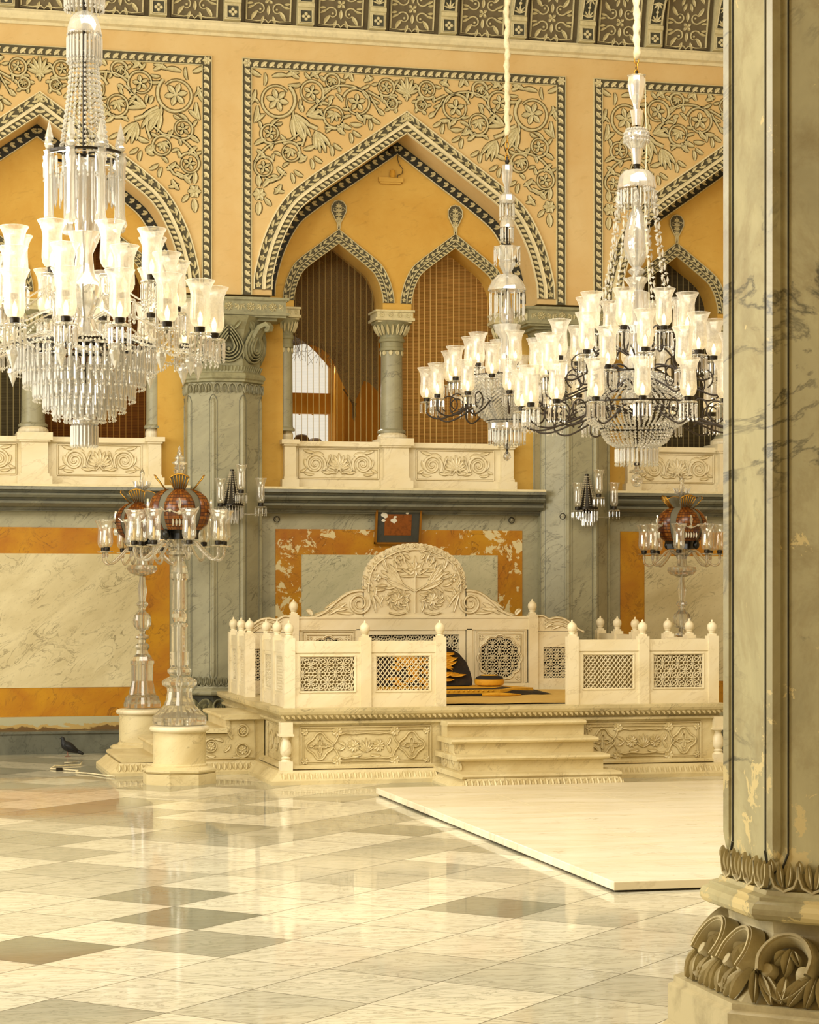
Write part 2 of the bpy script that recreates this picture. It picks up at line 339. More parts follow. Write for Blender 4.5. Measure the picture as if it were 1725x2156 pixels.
class Rel:
    """carved relief on a plane: everything is given in the plane's own (u, v) with a height h towards the viewer"""
    def __init__(s, fr, under=0): s.fr = fr; s.m = MB(); s.u = MB(); s.k = under  # under: margin of a flat dark outline painting edge shade and grime
    def P(s, p, h): O, U, V, N = s.fr; return O+U*p[0]+V*p[1]+N*h
    def rib(s, pts, w, h, flat=False):
        P = [Vector(p[:2]) for p in pts]; n = len(P)
        Wd = w if isinstance(w, (list, tuple)) else [w]*n
        vs = []; us = []
        for i in range(n):
            d = P[min(i+1, n-1)]-P[max(i-1, 0)]
            d = d.normalized() if d.length > 1e-9 else Vector((1, 0)); q = Vector((-d.y, d.x)); a = Wd[i]/2; hh = h*min(1, .25+Wd[i]/max(Wd))
            vs += [s.P(P[i]-q*a, 0), s.P(P[i]-q*a*.45, hh), s.P(P[i]+q*a*.45, hh), s.P(P[i]+q*a, 0)]
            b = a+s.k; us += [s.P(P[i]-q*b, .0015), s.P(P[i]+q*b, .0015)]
        s.m.add(vs, [(i*4+j, i*4+j+1, i*4+5+j, i*4+4+j) for i in range(n-1) for j in range(3)])
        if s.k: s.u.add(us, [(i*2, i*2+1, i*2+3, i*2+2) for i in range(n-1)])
    def leaf(s, u, v, a, L, Wd, h, bend=0, n=5):
        pts = []; p = Vector((u, v)); ws = []
        for i in range(n+1):
            t = i/n; pts.append(p.copy()); ws.append(max(.08, sin(pi*min(1, t*.92+.06))**.8)*Wd if i < n else Wd*.04); p = p+V2(a+bend*t)*L/n
        vs = []; us = []
        for i in range(n+1):
            d = pts[min(i+1, n)]-pts[max(i-1, 0)]; d.normalize(); q = Vector((-d.y, d.x)); w = ws[i]/2
            hh = h*(.35+.65*sin(pi*(i/n)*.9+.1)); vs += [s.P(pts[i]-q*w, 0), s.P(pts[i]-q*w*.75, hh*.9), s.P(pts[i], hh*.35), s.P(pts[i]+q*w*.75, hh*.9), s.P(pts[i]+q*w, 0)]
            b = w+s.k; us += [s.P(pts[i]-q*b, .0015), s.P(pts[i]+q*b, .0015)]
        s.m.add(vs, [(i*5+j, i*5+j+1, i*5+6+j, i*5+5+j) for i in range(n) for j in range(4)])
        if s.k: s.u.add(us, [(i*2, i*2+1, i*2+3, i*2+2) for i in range(n)])
    def disc(s, u, v, r, h, n=10):
        vs = [s.P((u, v), h)]
        for f, hh in ((.6, .85), (1, 0)): vs += [s.P(Vector((u, v))+V2(2*pi*k/n)*r*f, h*hh) for k in range(n)]
        s.m.add(vs, [(0, 1+k, 1+(k+1) % n) for k in range(n)]+[(1+k, 1+n+k, 1+n+(k+1) % n, 1+(k+1) % n) for k in range(n)])
        if s.k: s.u.add([s.P(Vector((u, v))+V2(2*pi*k/n)*(r+s.k), .0015) for k in range(n)], [tuple(range(n))])
    def flower(s, u, v, r, h, n=6, a0=0, w=.75):
        for k in range(n): s.leaf(u+.15*r*cos(a0+2*pi*k/n), v+.15*r*sin(a0+2*pi*k/n), a0+2*pi*k/n, r*.85, r*w, h, 0, 3)
        s.disc(u, v, r*.22, h*1.3, 7)
    def palm(s, u, v, a, L, spread, n, w, h, bend=.5):
        for k in range(n):
            t = (k/(n-1)-.5)*2 if n > 1 else 0
            s.leaf(u, v, a+t*spread, L*(1-.28*abs(t)), w, h, t*bend)
    def spiral(s, u, v, r0, r1, a0, turns, w, h, n=22):
        P = [Vector((u, v))+V2(a0+turns*2*pi*i/n)*(r0+(r1-r0)*i/n) for i in range(n+1)]
        s.rib(P, [w*(1-.55*i/n) for i in range(n+1)], h)
    def scroll(s, u, v, r, a0, sg, w, h, motif=5, h2=None):
        s.spiral(u, v, r, r*.62, a0, sg*1.15, w, h)
        if motif: s.flower(u, v, r*.6, h2 or h, motif, a0)
    def frame(s, u0, u1, v0, v1, w, h):
        for a, b in (((u0, v0), (u1, v0)), ((u1, v0), (u1, v1)), ((u1, v1), (u0, v1)), ((u0, v1), (u0, v0))): s.rib([a, b], w, h)
    def build(s, name, mat, parent=None, umat='shadowpaint', uname=None):
        o = s.m.build(name, mat, parent, smooth='auto', fix=False)
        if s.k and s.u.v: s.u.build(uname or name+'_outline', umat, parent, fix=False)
        return o
def resample(pts, step):
    P = [Vector(p) for p in pts]; out = []; L = sum((P[i+1]-P[i]).length for i in range(len(P)-1)); n = max(2, round(L/step)); st = L/n; acc = 0; nxt = st/2
    for i in range(len(P)-1):
        d = P[i+1]-P[i]; l = d.length
        while nxt <= acc+l+1e-9 and len(out) < n:
            out.append((P[i]+d*((nxt-acc)/l), atan2(d[1], d[0]))); nxt += st
        acc += l
    return out, st
def catmull(P, k=6):
    out = []; P = [Vector(p) for p in P]; Q = [P[0]*2-P[1]]+P+[P[-1]*2-P[-2]]
    for i in range(1, len(Q)-2):
        for j in range(k):
            t = j/k; a, b, c, d = Q[i-1:i+3]
            out.append(.5*((2*b)+(c-a)*t+(2*a-5*b+4*c-d)*t*t+(3*b-a-3*c+d)*t**3))
    out.append(P[-1]); return out
PROF = [(1, 0), (.99, .105), (.925, .30), (.806, .487), (.647, .61), (.365, .78), (0, 1)]
def arch(w, h): # right half, base to apex
    return [Vector((p[0]*w, p[1]*h)) for p in catmull(PROF, 5)]
def inset(P, d):
    out = []; n = len(P)
    for i in range(n):
        t = (P[min(i+1, n-1)]-P[max(i-1, 0)]).normalized(); q = Vector((-t.y, t.x)); p = P[i]+q*d
        if i == 0: p = Vector((P[0].x-d, P[0].y))
        out.append(p)
    res = []
    for i, p in enumerate(out):
        if p.x < 0:
            a = out[i-1]; f = a.x/(a.x-p.x); res.append(Vector((0, a.y+(p.y-a.y)*f))); return res
        res.append(p)
    a, b = out[-2], out[-1]; f = a.x/(a.x-b.x) if abs(a.x-b.x) > 1e-6 else 1
    res[-1] = Vector((0, a.y+(b.y-a.y)*f)); return res
def mirror(P): return [Vector((-p.x, p.y)) for p in P]
def full(P): return P+mirror(P)[::-1][1:]
def strip(mb, A, B, fr, h): # flat strip between two half curves (same base), resampled
    def rs(P, n=30):
        L = [0]
        for i in range(len(P)-1): L.append(L[-1]+(P[i+1]-P[i]).length)
        out = []
        for k in range(n+1):
            t = L[-1]*k/n; i = max(j for j in range(len(L)) if L[j] <= t+1e-9); i = min(i, len(P)-2)
            f = (t-L[i])/max(1e-9, L[i+1]-L[i]); out.append(P[i]+(P[i+1]-P[i])*min(1, f))
        return out
    a, b = rs(A), rs(B); O, U, V, N = fr
    for sg in (1, -1):
        vs = [O+U*(sg*p.x)+V*p.y+N*h for p in a]+[O+U*(sg*p.x)+V*p.y+N*h for p in b]; n = len(a)
        mb.add(vs, [(i, i+1, n+i+1, n+i) for i in range(n-1)])
# ---------------------------------------------------------------- the hall: floor, back wall, gallery
YS, YT, YB = 23.2, 23.65, 24.0           # spandrel face, recessed wall face, cane blinds
BAY, BC = 3.986, 5.58                     # bay width, centre of the middle bay
BAYS = [BC-BAY, BC, BC+BAY]
COLX = [BC-1.5*BAY, BC-.5*BAY, BC+.5*BAY, BC+1.5*BAY]
def build_floor():
    mb = MB(); me_col = []; hx, hy = .42, .426
    tones = {(0, 0): .85, (0, 2): .8, (0, -2): .62, (-2, -2): .9, (-2, -6): .55, (4, 0): .8, (5, -1): .42, (4, -6): .42, (-1, 5): .45, (1, 5): .1, (2, 4): .38, (3, 5): .42, (4, 4): .5, (5, 3): .4, (-1, 7): .5,
             (3, 3): .45, (1, 3): .12, (-2, 4): .38, (0, 4): .42, (-1, 1): .2, (1, 1): .08, (2, 2): .12, (-1, -1): .05, (1, -1): .1, (2, 0): .08, (3, 1): .05, (4, 2): .1, (6, 0): .3, (5, 1): .35, (6, -2): .3, (3, -1): .12, (2, -2): .05}
    for i in range(-14, 28):
        for j in range(-24, 29):
            if (i+j) % 2: continue
            cx_, cy_ = 1.53+hx*i, 11.34+hy*j
            if cy_ > 23.6 or cy_ < .5: continue
            mb.add([(cx_-hx, cy_, 0), (cx_, cy_-hy, 0), (cx_+hx, cy_, 0), (cx_, cy_+hy, 0)], [(0, 1, 2, 3)])
            rnd = random.Random(i*911+j*37)
            t = tones.get((i, j))
            if t is None:
                if j > 2: t = rnd.choice([0, .0, .05, .45, .6, .7, .5, .35])
                else: t = rnd.choice([0, .05, .1, .15, .2, .1, .3])
            me_col.append((t, rnd.random(), rnd.random(), 1))
    o = mb.build('floor', 'floor', fix=False); o['kind'] = 'structure'
    ca = o.data.color_attributes.new('tile', 'FLOAT_COLOR', 'CORNER'); k = 0
    for p, c in zip(o.data.polygons, me_col):
        for li in p.loop_indices: ca.data[li].color = c
    joints = MB()
    for i in range(-14, 28):     # thin dark joints between tiles
        for j in range(-24, 29):
            if (i+j) % 2: continue
            x, y = 1.53+hx*i, 11.34+hy*j
            if y > 23.2 or y < 7: continue
            for (a, b) in (((x, y-hy), (x+hx, y)), ((x, y-hy), (x-hx, y))):
                d = (Vector(b)-Vector(a)).normalized(); q = Vector((-d.y, d.x))*.0016
                joints.add([(a[0]-q.x, a[1]-q.y, .0006), (b[0]-q.x, b[1]-q.y, .0006), (b[0]+q.x, b[1]+q.y, .0006), (a[0]+q.x, a[1]+q.y, .0006)], [(0, 1, 2, 3)])
    joints.build('tile_joint', 'coffer', o, fix=False)
    return o
build_floor()
wb = sroot('wall_back')
def spandrel_wall():
    A = inset(arch(1.70, 2.01), .2)
    for c in BAYS:
        m = MB(); z0 = 4.99
        for sg in (1, -1):
            n = len(A); vs = [(c+sg*p.x, YS, z0+p.y) for p in A]+[(c+sg*p.x, YS, 9.6) for p in A]+[(c+sg*p.x, YT+.02, z0+p.y) for p in A]
            m.add(vs, [(i, i+1, n+i+1, n+i) for i in range(n-1)]+[(i, i+1, 2*n+i+1, 2*n+i) for i in range(n-1)])
            m.add([(c+sg*1.5, YS, 4.93), (c+sg*1.993, YS, 4.93), (c+sg*1.993, YS, 9.6), (c+sg*1.5, YS, 9.6), (c+sg*1.5, YT, 4.93), (c+sg*1.993, YT, 4.93)], [(0, 1, 2, 3), (0, 1, 5, 4)])
            m.add([(c+sg*1.5, YS, 4.93), (c+sg*1.5, YS, 4.99), (c+sg*1.5, YT, 4.99), (c+sg*1.5, YT, 4.93)], [(0, 1, 2, 3)])
        m.build('spandrel_wall', 'yellow', wb, fix=False)
    m = MB(); m.box(COLX[0]-12, COLX[0]-.02, YS, YT, 2.6, 9.6); m.box(COLX[3]+.02, COLX[3]+10, YS, YT, 2.6, 9.6)
    m.build('end_wall', 'yellow', wb)
spandrel_wall()
def tymp_wall():
    S1 = inset(arch(.63, .80), .125)
    for c in BAYS:
        m = MB(); zs = 4.95
        for sg in (1, -1):
            cc = c+sg*.67; n = len(S1)
            for s2 in (1, -1):
                vs = [(cc+s2*p.x, YT, zs+p.y) for p in S1]+[(cc+s2*p.x, YT, 7.3) for p in S1]+[(cc+s2*p.x, YB+.1, zs+p.y) for p in S1]
                m.add(vs, [(i, i+1, n+i+1, n+i) for i in range(n-1)]+[(i, i+1, 2*n+i+1, 2*n+i) for i in range(n-1)])
            w = S1[0].x
            e_ = c+sg*1.30
            m.add([(e_, YT, 2.6), (c+sg*2.0, YT, 2.6), (c+sg*2.0, YT, 4.87), (e_, YT, 4.87), (e_, YB+.1, 2.6), (e_, YB+.1, 4.87)], [(0, 1, 2, 3), (0, 4, 5, 3)])
            m.add([(cc+sg*w, YT, 4.87), (c+sg*2.0, YT, 4.87), (c+sg*2.0, YT, 7.3), (cc+sg*w, YT, 7.3), (cc+sg*w, YB+.1, 4.87), (cc+sg*w, YB+.1, zs), (cc+sg*w, YT, zs), (e_, YT, 4.87), (e_, YB+.1, 4.87)], [(0, 1, 2, 3), (0, 4, 5, 6), (0, 7, 8, 4)])
        w = S1[0].x; m.box(c-.67+w, c+.67-w, YT, YB+.1, 4.87, 7.3)
        m.build('recessed_wall', 'tymp', wb, fix=False)
tymp_wall()
# ornament motifs
def vine_band(r, path, w, step, h=.012):
    pts, st = resample(path, step)
    for k, (p, a) in enumerate(pts):
        sg = 1 if k % 2 else -1
        if k % 3 == 0: r.flower(p[0], p[1], w*.42, h, 5, a)
        else:
            r.leaf(p[0]-cos(a)*st*.5, p[1]-sin(a)*st*.5, a+sg*.55, st*.95, w*.38, h, -sg*.9, 4)
            r.leaf(p[0]-cos(a)*st*.2, p[1]-sin(a)*st*.2, a-sg*.75, st*.8, w*.34, h, sg*.8, 4)
def rope_band(r, path, w, step, h=.014):
    pts, st = resample(path, step)
    for p, a in pts: r.leaf(p[0]-cos(a+.9)*w*.5, p[1]-sin(a+.9)*w*.5, a+.75, w*1.15, st*.62, h, .5, 4)
def leaf_band(r, path, w, step, h=.014):
    pts, st = resample(path, step)
    for k, (p, a) in enumerate(pts):
        q = Vector((-sin(a), cos(a))); b = p-q*w*.42
        r.leaf(b[0], b[1], a+1.25, w*.85, st*.34, h, -.5, 3)
        r.leaf(b[0], b[1], a+.35, w*.62, st*.28, h, .9, 3); r.disc(b[0]+cos(a)*st*.45+q[0]*w*.2, b[1]+sin(a)*st*.45+q[1]*w*.2, w*.11, h, 6)
def twist_band(r, path, w, step, h=.014):
    pts, st = resample(path, step)
    for k, (p, a) in enumerate(pts):
        q = Vector((-sin(a), cos(a))); 
        b = p-q*w*.40-Vector((cos(a), sin(a)))*st*.3; r.leaf(b[0], b[1], a+.95, w*1.02, st*.52, h, -.6, 4)
        r.disc(p[0]+cos(a)*st*.22-q[0]*w*.26, p[1]+sin(a)*st*.22-q[1]*w*.26, w*.14, h, 6)
OUT = arch(1.70, 2.01)
def bay_ornament(c, idx):
    cu = c; O = front(cu, YS, 4.99)
    # outer frame border: dark ground, light twisted leaves
    g = MB(); hw, top, bw = 1.825, 2.49, .1
    for x0, x1, z0, z1 in ((-hw, -hw+bw, -.06, top), (hw-bw, hw, -.06, top), (-hw+bw, hw-bw, top-bw, top)):
        g.box(cu+x0, cu+x1, YS-.012, YS+.01, 4.99+z0, 4.99+z1)
    g.build('frame_border_ground', 'underlay', wb)
    r = Rel(front(cu, YS-.012, 4.99))
    twist_band(r, [(-hw+bw/2, -.05), (-hw+bw/2, top-bw)], bw*.85, .088); twist_band(r, [(hw-bw/2, top-bw), (hw-bw/2, -.05)], bw*.85, .088)
    twist_band(r, [(-hw+bw, top-bw/2), (hw-bw, top-bw/2)], bw*.85, .088)
    for s_ in (-1, 1): r.flower(s_*(hw-bw/2), top-bw/2, .05, .014, 6)
    r.build('frame_border', 'carvelight', wb)
    r = Rel(O)
    for e in (0, bw): r.rib([(-hw+e, -.06), (-hw+e, top-e), (hw-e, top-e), (hw-e, -.06)], .016, .022)
    r.build('frame_fillet', 'carvegrey', wb)
    # arch bands
    d0 = OUT; d1 = inset(OUT, .092); d2 = inset(OUT, .122); d3 = inset(OUT, .19); d4 = inset(OUT, .2)
    g = MB(); strip(g, d0, d1, O, .008); g.build('vine_band_ground', 'underlay', wb, fix=False)
    g = MB(); strip(g, d1, d2, O, .03); g.build('arch_moulding', 'whitemould', wb, fix=False)
    g = MB(); strip(g, d2, d3, O, .012); g.build('rope_band_ground', 'underlay', wb, fix=False)
    r = Rel(front(cu, YS-.008, 4.99)); mid = inset(OUT, .046)
    vine_band(r, mid, .085, .1); vine_band(r, mirror(mid), .085, .1); r.flower(0, mid[-1].y, .05, .014, 6)
    r.build('vine_band', 'carvegrey', wb)
    r = Rel(front(cu, YS-.012, 4.99)); mid = inset(OUT, .156)
    rope_band(r, mid, .062, .062); 
    for p, a in resample(mirror(mid), .062)[0]: r.leaf(p[0]-cos(a-.9)*.03, p[1]-sin(a-.9)*.03, a-.75, .07, .036, .014, -.5, 4)
    r.build('rope_band', 'carvelight', wb)
    r = Rel(O)
    for e, w_ in ((0, .02), (.092, .012), (.122, .012), (.195, .016)):
        P = full(inset(OUT, e) if e else OUT); r.rib(P, w_, .036 if e else .026)
    r.build('arch_fillet', 'whitemould', wb)
    # dark leaf border on the recessed wall, just inside the arch opening
    T = inset(OUT, .2); T2 = inset(OUT, .31); OT = front(cu, YT, 4.99)
    g = MB(); strip(g, T, T2, OT, .008); g.build('leaf_border_ground', 'black', wb, fix=False)
    r = Rel(front(cu, YT-.008, 4.99)); mid = inset(OUT, .255); leaf_band(r, mid, .09, .095)
    for p, a in resample(mirror(mid), .095)[0]:
        q = Vector((sin(a), -cos(a))); b = p-q*.036; r.leaf(b[0], b[1], a-1.25, .076, .032, .014, .5, 3); r.leaf(b[0], b[1], a-.35, .056, .026, .014, -.9, 3); r.disc(b[0]+cos(a)*.043+q[0]*.018, b[1]+sin(a)*.043+q[1]*.018, .01, .014, 6)
    r.rib(full(T2), .014, .016); r.build('leaf_border', 'carvelight', wb)
    # arabesque
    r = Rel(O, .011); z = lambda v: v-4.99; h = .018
    for s_ in (-1, 1):
        C = [(1.442, 7.049, .205, 2.3, 1, 6), (1.065, 7.152, .142, -2.0, -1, 5), (.833, 7.285, .088, 0, 1, 0), (.558, 7.069, .16, .3, 1, 5), (.233, 7.253, .1, -.8, -1, 5),
             (.812, 6.905, .13, -2.6, 1, 0), (.168, 7.079, .066, 1.2, 1, 0), (1.52, 6.684, .112, -2, 1, 5), (1.296, 6.489, .115, .8, 1, 0), (1.588, 6.315, .118, 2.6, -1, 5)]
        for x, v, rr, a0, sg, mo in C:
            a = a0 if s_ > 0 else pi-a0; sg2 = sg if s_ > 0 else -sg
            w = .036 if rr > .18 else .027
            r.spiral(s_*x, z(v), rr, rr*.72 if rr > .1 else rr*.8, a, sg2*1.02, w, h)
            rn = random.Random(int(x*1000))
            for q in range(5):
                b = a+q*1.256+rn.uniform(-.3, .3); X_, Z_ = s_*x+cos(b)*rr*1.0, z(v)+sin(b)*rr
                if abs(X_) < 1.66 and Z_ < 2.33: r.leaf(X_, Z_, b+sg2*1.1, rr*.62+.02, .034, h, -sg2*.8)
            if mo: r.flower(s_*x, z(v), rr*.62, h, mo, a, .5)
            else: r.palm(s_*x, z(v)+rr*.35, -pi/2+s_*.3, rr*.95, 1.1, 5, rr*.3, h)
        def L(x, v, a, l, w, b=0): r.leaf(s_*x, z(v), a if s_ > 0 else pi-a, l, w, h, b if s_ > 0 else -b)
        def RB(P, w=.022): r.rib([(s_*x, z(v)) for x, v in P], w, h)
        # acanthus spray under the large scroll
        for a, l, b in ((-2.9, .22, .5), (-2.55, .30, .6), (-2.2, .3, .4), (-1.9, .28, -.3), (-1.5, .26, -.5)): L(1.27, 6.88, a, l, .055, b)
        for a, l, b in ((-2.7, .24, .6), (-2.3, .26, .4), (-1.9, .24, 0), (-1.5, .2, -.5)): L(1.02, 6.73, a+.1, l, .05, b)
        for a, l, b in ((2.9, .2, -.4), (-3.1, .22, .2), (2.5, .16, -.6)): L(1.12, 6.9, a, l, .05, b)
        RB([(1.25, 6.9), (1.17, 6.86), (1.10, 6.80), (1.0, 6.76)], .04); RB([(1.06, 6.96), (.98, 7.04), (.90, 7.12)], .024)
        RB([(.93, 7.16), (.88, 7.2), (.80, 7.24), (.70, 7.25), (.6, 7.24), (.50, 7.2), (.44, 7.12)]); RB([(.44, 7.2), (.36, 7.16), (.3, 7.13)])
        RB([(.42, 7.16), (.36, 7.06), (.30, 6.97)], .016); RB([(.70, 6.83), (.62, 6.78), (.78, 6.74), (.9, 6.76)][0:1]+[(.72, 6.80), (.80, 6.77), (.92, 6.78)], .024)
        RB([(1.2, 6.7), (1.3, 6.62), (1.42, 6.6), (1.5, 6.57), (1.56, 6.53), (1.64, 6.45), (1.69, 6.36)]); RB([(1.58, 6.2), (1.5, 6.17), (1.42, 6.2), (1.36, 6.28)]); RB([(1.14, 6.78), (1.13, 6.68), (1.17, 6.56)], .026)
        for x, v, a, l in ((1.62, 7.30, .3, .16), (1.5, 7.30, 2.8, .18), (1.35, 7.31, 2.6, .16), (1.2, 7.30, .4, .14), (1.08, 7.32, 2.4, .15), (.98, 7.31, .6, .13), (.7, 7.32, 2.2, .12), (.6, 7.30, 1.0, .13), (.48, 7.30, 2.5, .12),
                           (.4, 7.31, .8, .1), (1.68, 7.15, -1.4, .2), (1.66, 6.98, -1.6, .2), (1.68, 6.8, 2.2, .14), (1.64, 6.82, 1.2, .12), (1.69, 6.55, 2.4, .15), (1.67, 6.5, -2.6, .14), (.5, 6.83, -.2, .14), (.62, 6.78, .2, .14), (.38, 6.92, -.1, .12),
                           (.25, 6.95, .5, .1), (1.02, 6.58, -.6, .15), (.92, 6.66, -.3, .14), (1.44, 6.22, -.7, .14), (1.4, 6.14, -1.2, .14), (1.12, 6.46, -.9, .12), (1.2, 7.02, -2.2, .1), (.95, 7.02, .6, .1), (.88, 7.08, 2.4, .08)):
            L(x, v, a, l, .05, .6)
        r.flower(s_*1.64, z(6.02), .075, h, 6); L(1.64, 6.1, 1.4, .14, .06, .3); L(1.60, 6.1, 2.2, .13, .05, .3); L(1.64, 5.94, -1.5, .15, .07, 0); L(1.58, 5.98, -2.3, .11, .05, 0)
        L(1.70, 5.62, 1.5, .1, .04) if False else None
    rn = random.Random(9)
    for sgn in (-1, 1):
        for k, (p, a) in enumerate(resample(OUT, .13)[0]):
            if p.x < .22 or p.x > 1.62 or p.y < .95: continue
            n_ = Vector((sin(a), -cos(a))) if True else None; o_ = Vector((abs(sin(a)), abs(cos(a))))
            b = p+o_*.05; aa = atan2(o_.y, o_.x)+(.7 if k % 2 else -.6)
            if sgn < 0: r.leaf(-b.x, b.y, pi-aa, .12, .042, h, .6 if k % 2 else -.6)
            else: r.leaf(b.x, b.y, aa, .12, .042, h, -.6 if k % 2 else .6)
            if k % 2 and .35 < p.x < 1.35:
                b = p+o_*.17; aa = atan2(o_.y, o_.x)-.5
                r.leaf(sgn*b.x, b.y, aa if sgn > 0 else pi-aa, .14, .05, h, sgn*.9)
    r.palm(0, z(7.19), pi/2, .2, 1.15, 7, .045, h, .2); r.palm(0, z(7.20), -pi/2, .09, .8, 3, .035, h, .1); r.disc(0, z(7.17), .02, h)
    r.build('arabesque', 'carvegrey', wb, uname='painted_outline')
    # twin arches: bands, finials
    for sg in (-1, 1):
        cc = c+sg*.67; A = arch(.63, .80); OA = front(cc, YT, 4.95)
        g = MB(); strip(g, A, inset(A, .068), OA, .008); strip(g, inset(A, .068), inset(A, .125), OA, .012); g.build('twin_arch_ground', 'underlay', wb, fix=False)
        r = Rel(front(cc, YT-.008, 4.95)); mid = inset(A, .034)
        vine_band(r, mid, .062, .07, .01); vine_band(r, mirror(mid), .062, .07, .01); mid = inset(A, .098)
        for p, a in resample(mid, .048)[0]: r.leaf(p[0]-cos(a+.9)*.022, p[1]-sin(a+.9)*.022, a+.75, .052, .028, .014, .5, 3)
        for p, a in resample(mirror(mid), .048)[0]: r.leaf(p[0]-cos(a-.9)*.022, p[1]-sin(a-.9)*.022, a-.75, .052, .028, .014, -.5, 3)
        for e in (0, .068, .122): r.rib(full(inset(A, e) if e else A), .011, .02)
        r.build('twin_arch_band', 'carvegrey', wb)
        fo = front(cc, YT, 5.75); g = MB(); P = [(0.012, 0), (.018, .07), (.05, .13), (.083, .2), (.083, .26), (.05, .31)]
        g.prism([(-x, v) for x, v in P]+[(0, .325)]+[(x, v) for x, v in P[::-1]], fo, 0, .012); g.build('finial_ground', 'underlay', wb)
        r = Rel((fo[0]+fo[3]*.012, X, Z, -Y))
        r.rib([(-x, v) for x, v in P]+[(0, .325)]+[(x, v) for x, v in P[::-1]], .012, .012)
        for v in (.12, .17, .215, .265): r.palm(0, v-.02, pi/2, .055, 1.2, 5, .02, .012, .6)
        for s_ in (-1, 1): r.spiral(s_*.045, .22, .026, .01, 0, s_, .01, .012, 10); r.leaf(0, .02, pi/2+s_*.15, .1, .02, .012)
        r.build('arch_finial', 'carvegrey', wb)
for i, c in enumerate(BAYS): bay_ornament(c, i)
# coffered cornice above
def cornice():
    x0, x1 = COLX[0]-.3, COLX[3]+.3
    t = sroot('trim_1')
    m = MB(); m.extrude_x([(YS+.02, 7.70), (YS-.03, 7.70), (YS-.05, 7.725), (YS-.10, 7.74), (YS-.13, 7.78), (YS-.13, 7.81), (YS-.09, 7.82), (YS-.09, 7.845), (YS+.02, 7.845)], x0, x1)
    m.build('cornice_moulding', 'whitemould', t)
    lean = .22
    def pt(z): return YS-.03-(z-7.84)*lean
    m = MB(); m.add([(x0, pt(7.84), 7.84), (x1, pt(7.84), 7.84), (x1, pt(9.0), 9.0), (x0, pt(9.0), 9.0)], [(0, 1, 2, 3)])
    m.build('cornice_backing', 'coffer', t, fix=False)
    n0 = int((x0-3.577)/.7972)-1
    N = Vector((0, -1, -lean)).normalized(); U = X; V = Vector((0, -lean, 1)).normalized()
    k = n0
    while 3.577+k*.7972 < x1:
        bx = 3.577+k*.7972+.05; k += 1
        # carved coffer panel between two brackets
        cx_ = bx+.3986; fr = (Vector((cx_, pt(7.84)-.001, 7.84)), U, V, N)
        g = MB(); g.prism([(-.255, .03), (.255, .03), (.255, .95), (-.255, .95)], fr, 0, .03); g.build('coffer_panel', 'coffer', t)
        r = Rel((fr[0]+N*.03, U, V, N)); h = .02
        r.rib([(-.24, .95), (-.24, .055), (-.12, .045), (-.03, .06), (0, .03), (.03, .06), (.12, .045), (.24, .055), (.24, .95)], .018, h)
        for vv in (.27, .75):
            r.flower(0, vv, .055, h, 4, pi/4, .7)
            for s_ in (-1, 1):
                for t_ in (-1, 1):
                    r.spiral(s_*.1, vv+t_*.1, .07, .03, (-.6 if s_ > 0 else pi+.6)*t_, -s_*t_*.8, .02, h, 12)
                    r.leaf(s_*.12, vv+t_*.12, atan2(t_, s_), .12, .045, h, .5*s_*t_); r.leaf(s_*.05, vv+t_*.17, pi/2*t_+s_*.3, .09, .035, h, 0); r.leaf(s_*.17, vv+t_*.04, 0 if s_ > 0 else pi, .07, .03, h, .4)
                    r.leaf(s_*.15, vv+t_*.06, atan2(t_*.4, s_), .09, .03, h, .3); r.disc(s_*.09, vv+t_*.1, .014, h)
            r.leaf(0, vv+.06, pi/2, .1, .04, h); r.leaf(0, vv-.06, -pi/2, .1, .04, h)
        r.build('coffer_carving', 'carvegrey', t)
        # S-curved bracket
        g = MB(); P = [(0, 7.845), (-.14, 7.85), (-.14, 8.02), (-.16, 8.03), (-.16, 8.07), (-.14, 8.08), (-.16, 8.18), (-.24, 8.30), (-.34, 8.40), (-.40, 8.50), (-.40, 9.0), (0, 9.0)]
        n = len(P); vs = [(bx-.09, YS-.02+a-(z-7.84)*.05, z) for a, z in P]+[(bx+.09, YS-.02+a-(z-7.84)*.05, z) for a, z in P]
        g.add(vs, [tuple(range(n-1, -1, -1)), tuple(range(n, 2*n))]+[(i, (i+1) % n, n+(i+1) % n, n+i) for i in range(n)]); g.build('cornice_bracket', 'carvegrey', t)
        def yy(z):
            for i in range(1, n-2):
                if P[i][1] <= z <= P[i+1][1]: return YS-.02+P[i][0]+(P[i+1][0]-P[i][0])*(z-P[i][1])/max(1e-6, P[i+1][1]-P[i][1])-(z-7.84)*.05
            return YS-.4
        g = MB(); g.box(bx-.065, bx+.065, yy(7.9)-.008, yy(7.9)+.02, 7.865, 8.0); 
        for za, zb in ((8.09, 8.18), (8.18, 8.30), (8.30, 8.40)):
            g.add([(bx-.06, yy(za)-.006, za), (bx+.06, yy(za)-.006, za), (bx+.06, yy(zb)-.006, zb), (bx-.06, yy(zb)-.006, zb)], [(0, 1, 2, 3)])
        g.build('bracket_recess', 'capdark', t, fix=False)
        r = Rel(front(bx, yy(7.9)-.009, 7.93)); 
        for a in range(4): r.disc(.028*cos(a*pi/2), .028*sin(a*pi/2), .02, .012, 7)
        r.frame(-.065, .065, -.065, .068, .01, .014); r.build('bracket_rosette', 'carvelight', t)
        r = Rel((Vector((bx, yy(8.1)-.008, 8.09)), X, Vector((0, yy(8.30)-yy(8.10), .20)).normalized(), Vector((0, -.20, yy(8.30)-yy(8.10))).normalized()))
        r.palm(0, .02, pi/2, .1, 1.0, 5, .02, .01); r.palm(0, .24, -pi/2, .1, 1.0, 5, .02, .01); r.disc(0, .13, .018, .012); r.rib([(-.07, 0), (-.07, .28)], .012, .012); r.rib([(.07, 0), (.07, .28)], .012, .012)
        r.build('bracket_palmette', 'carvelight', t)
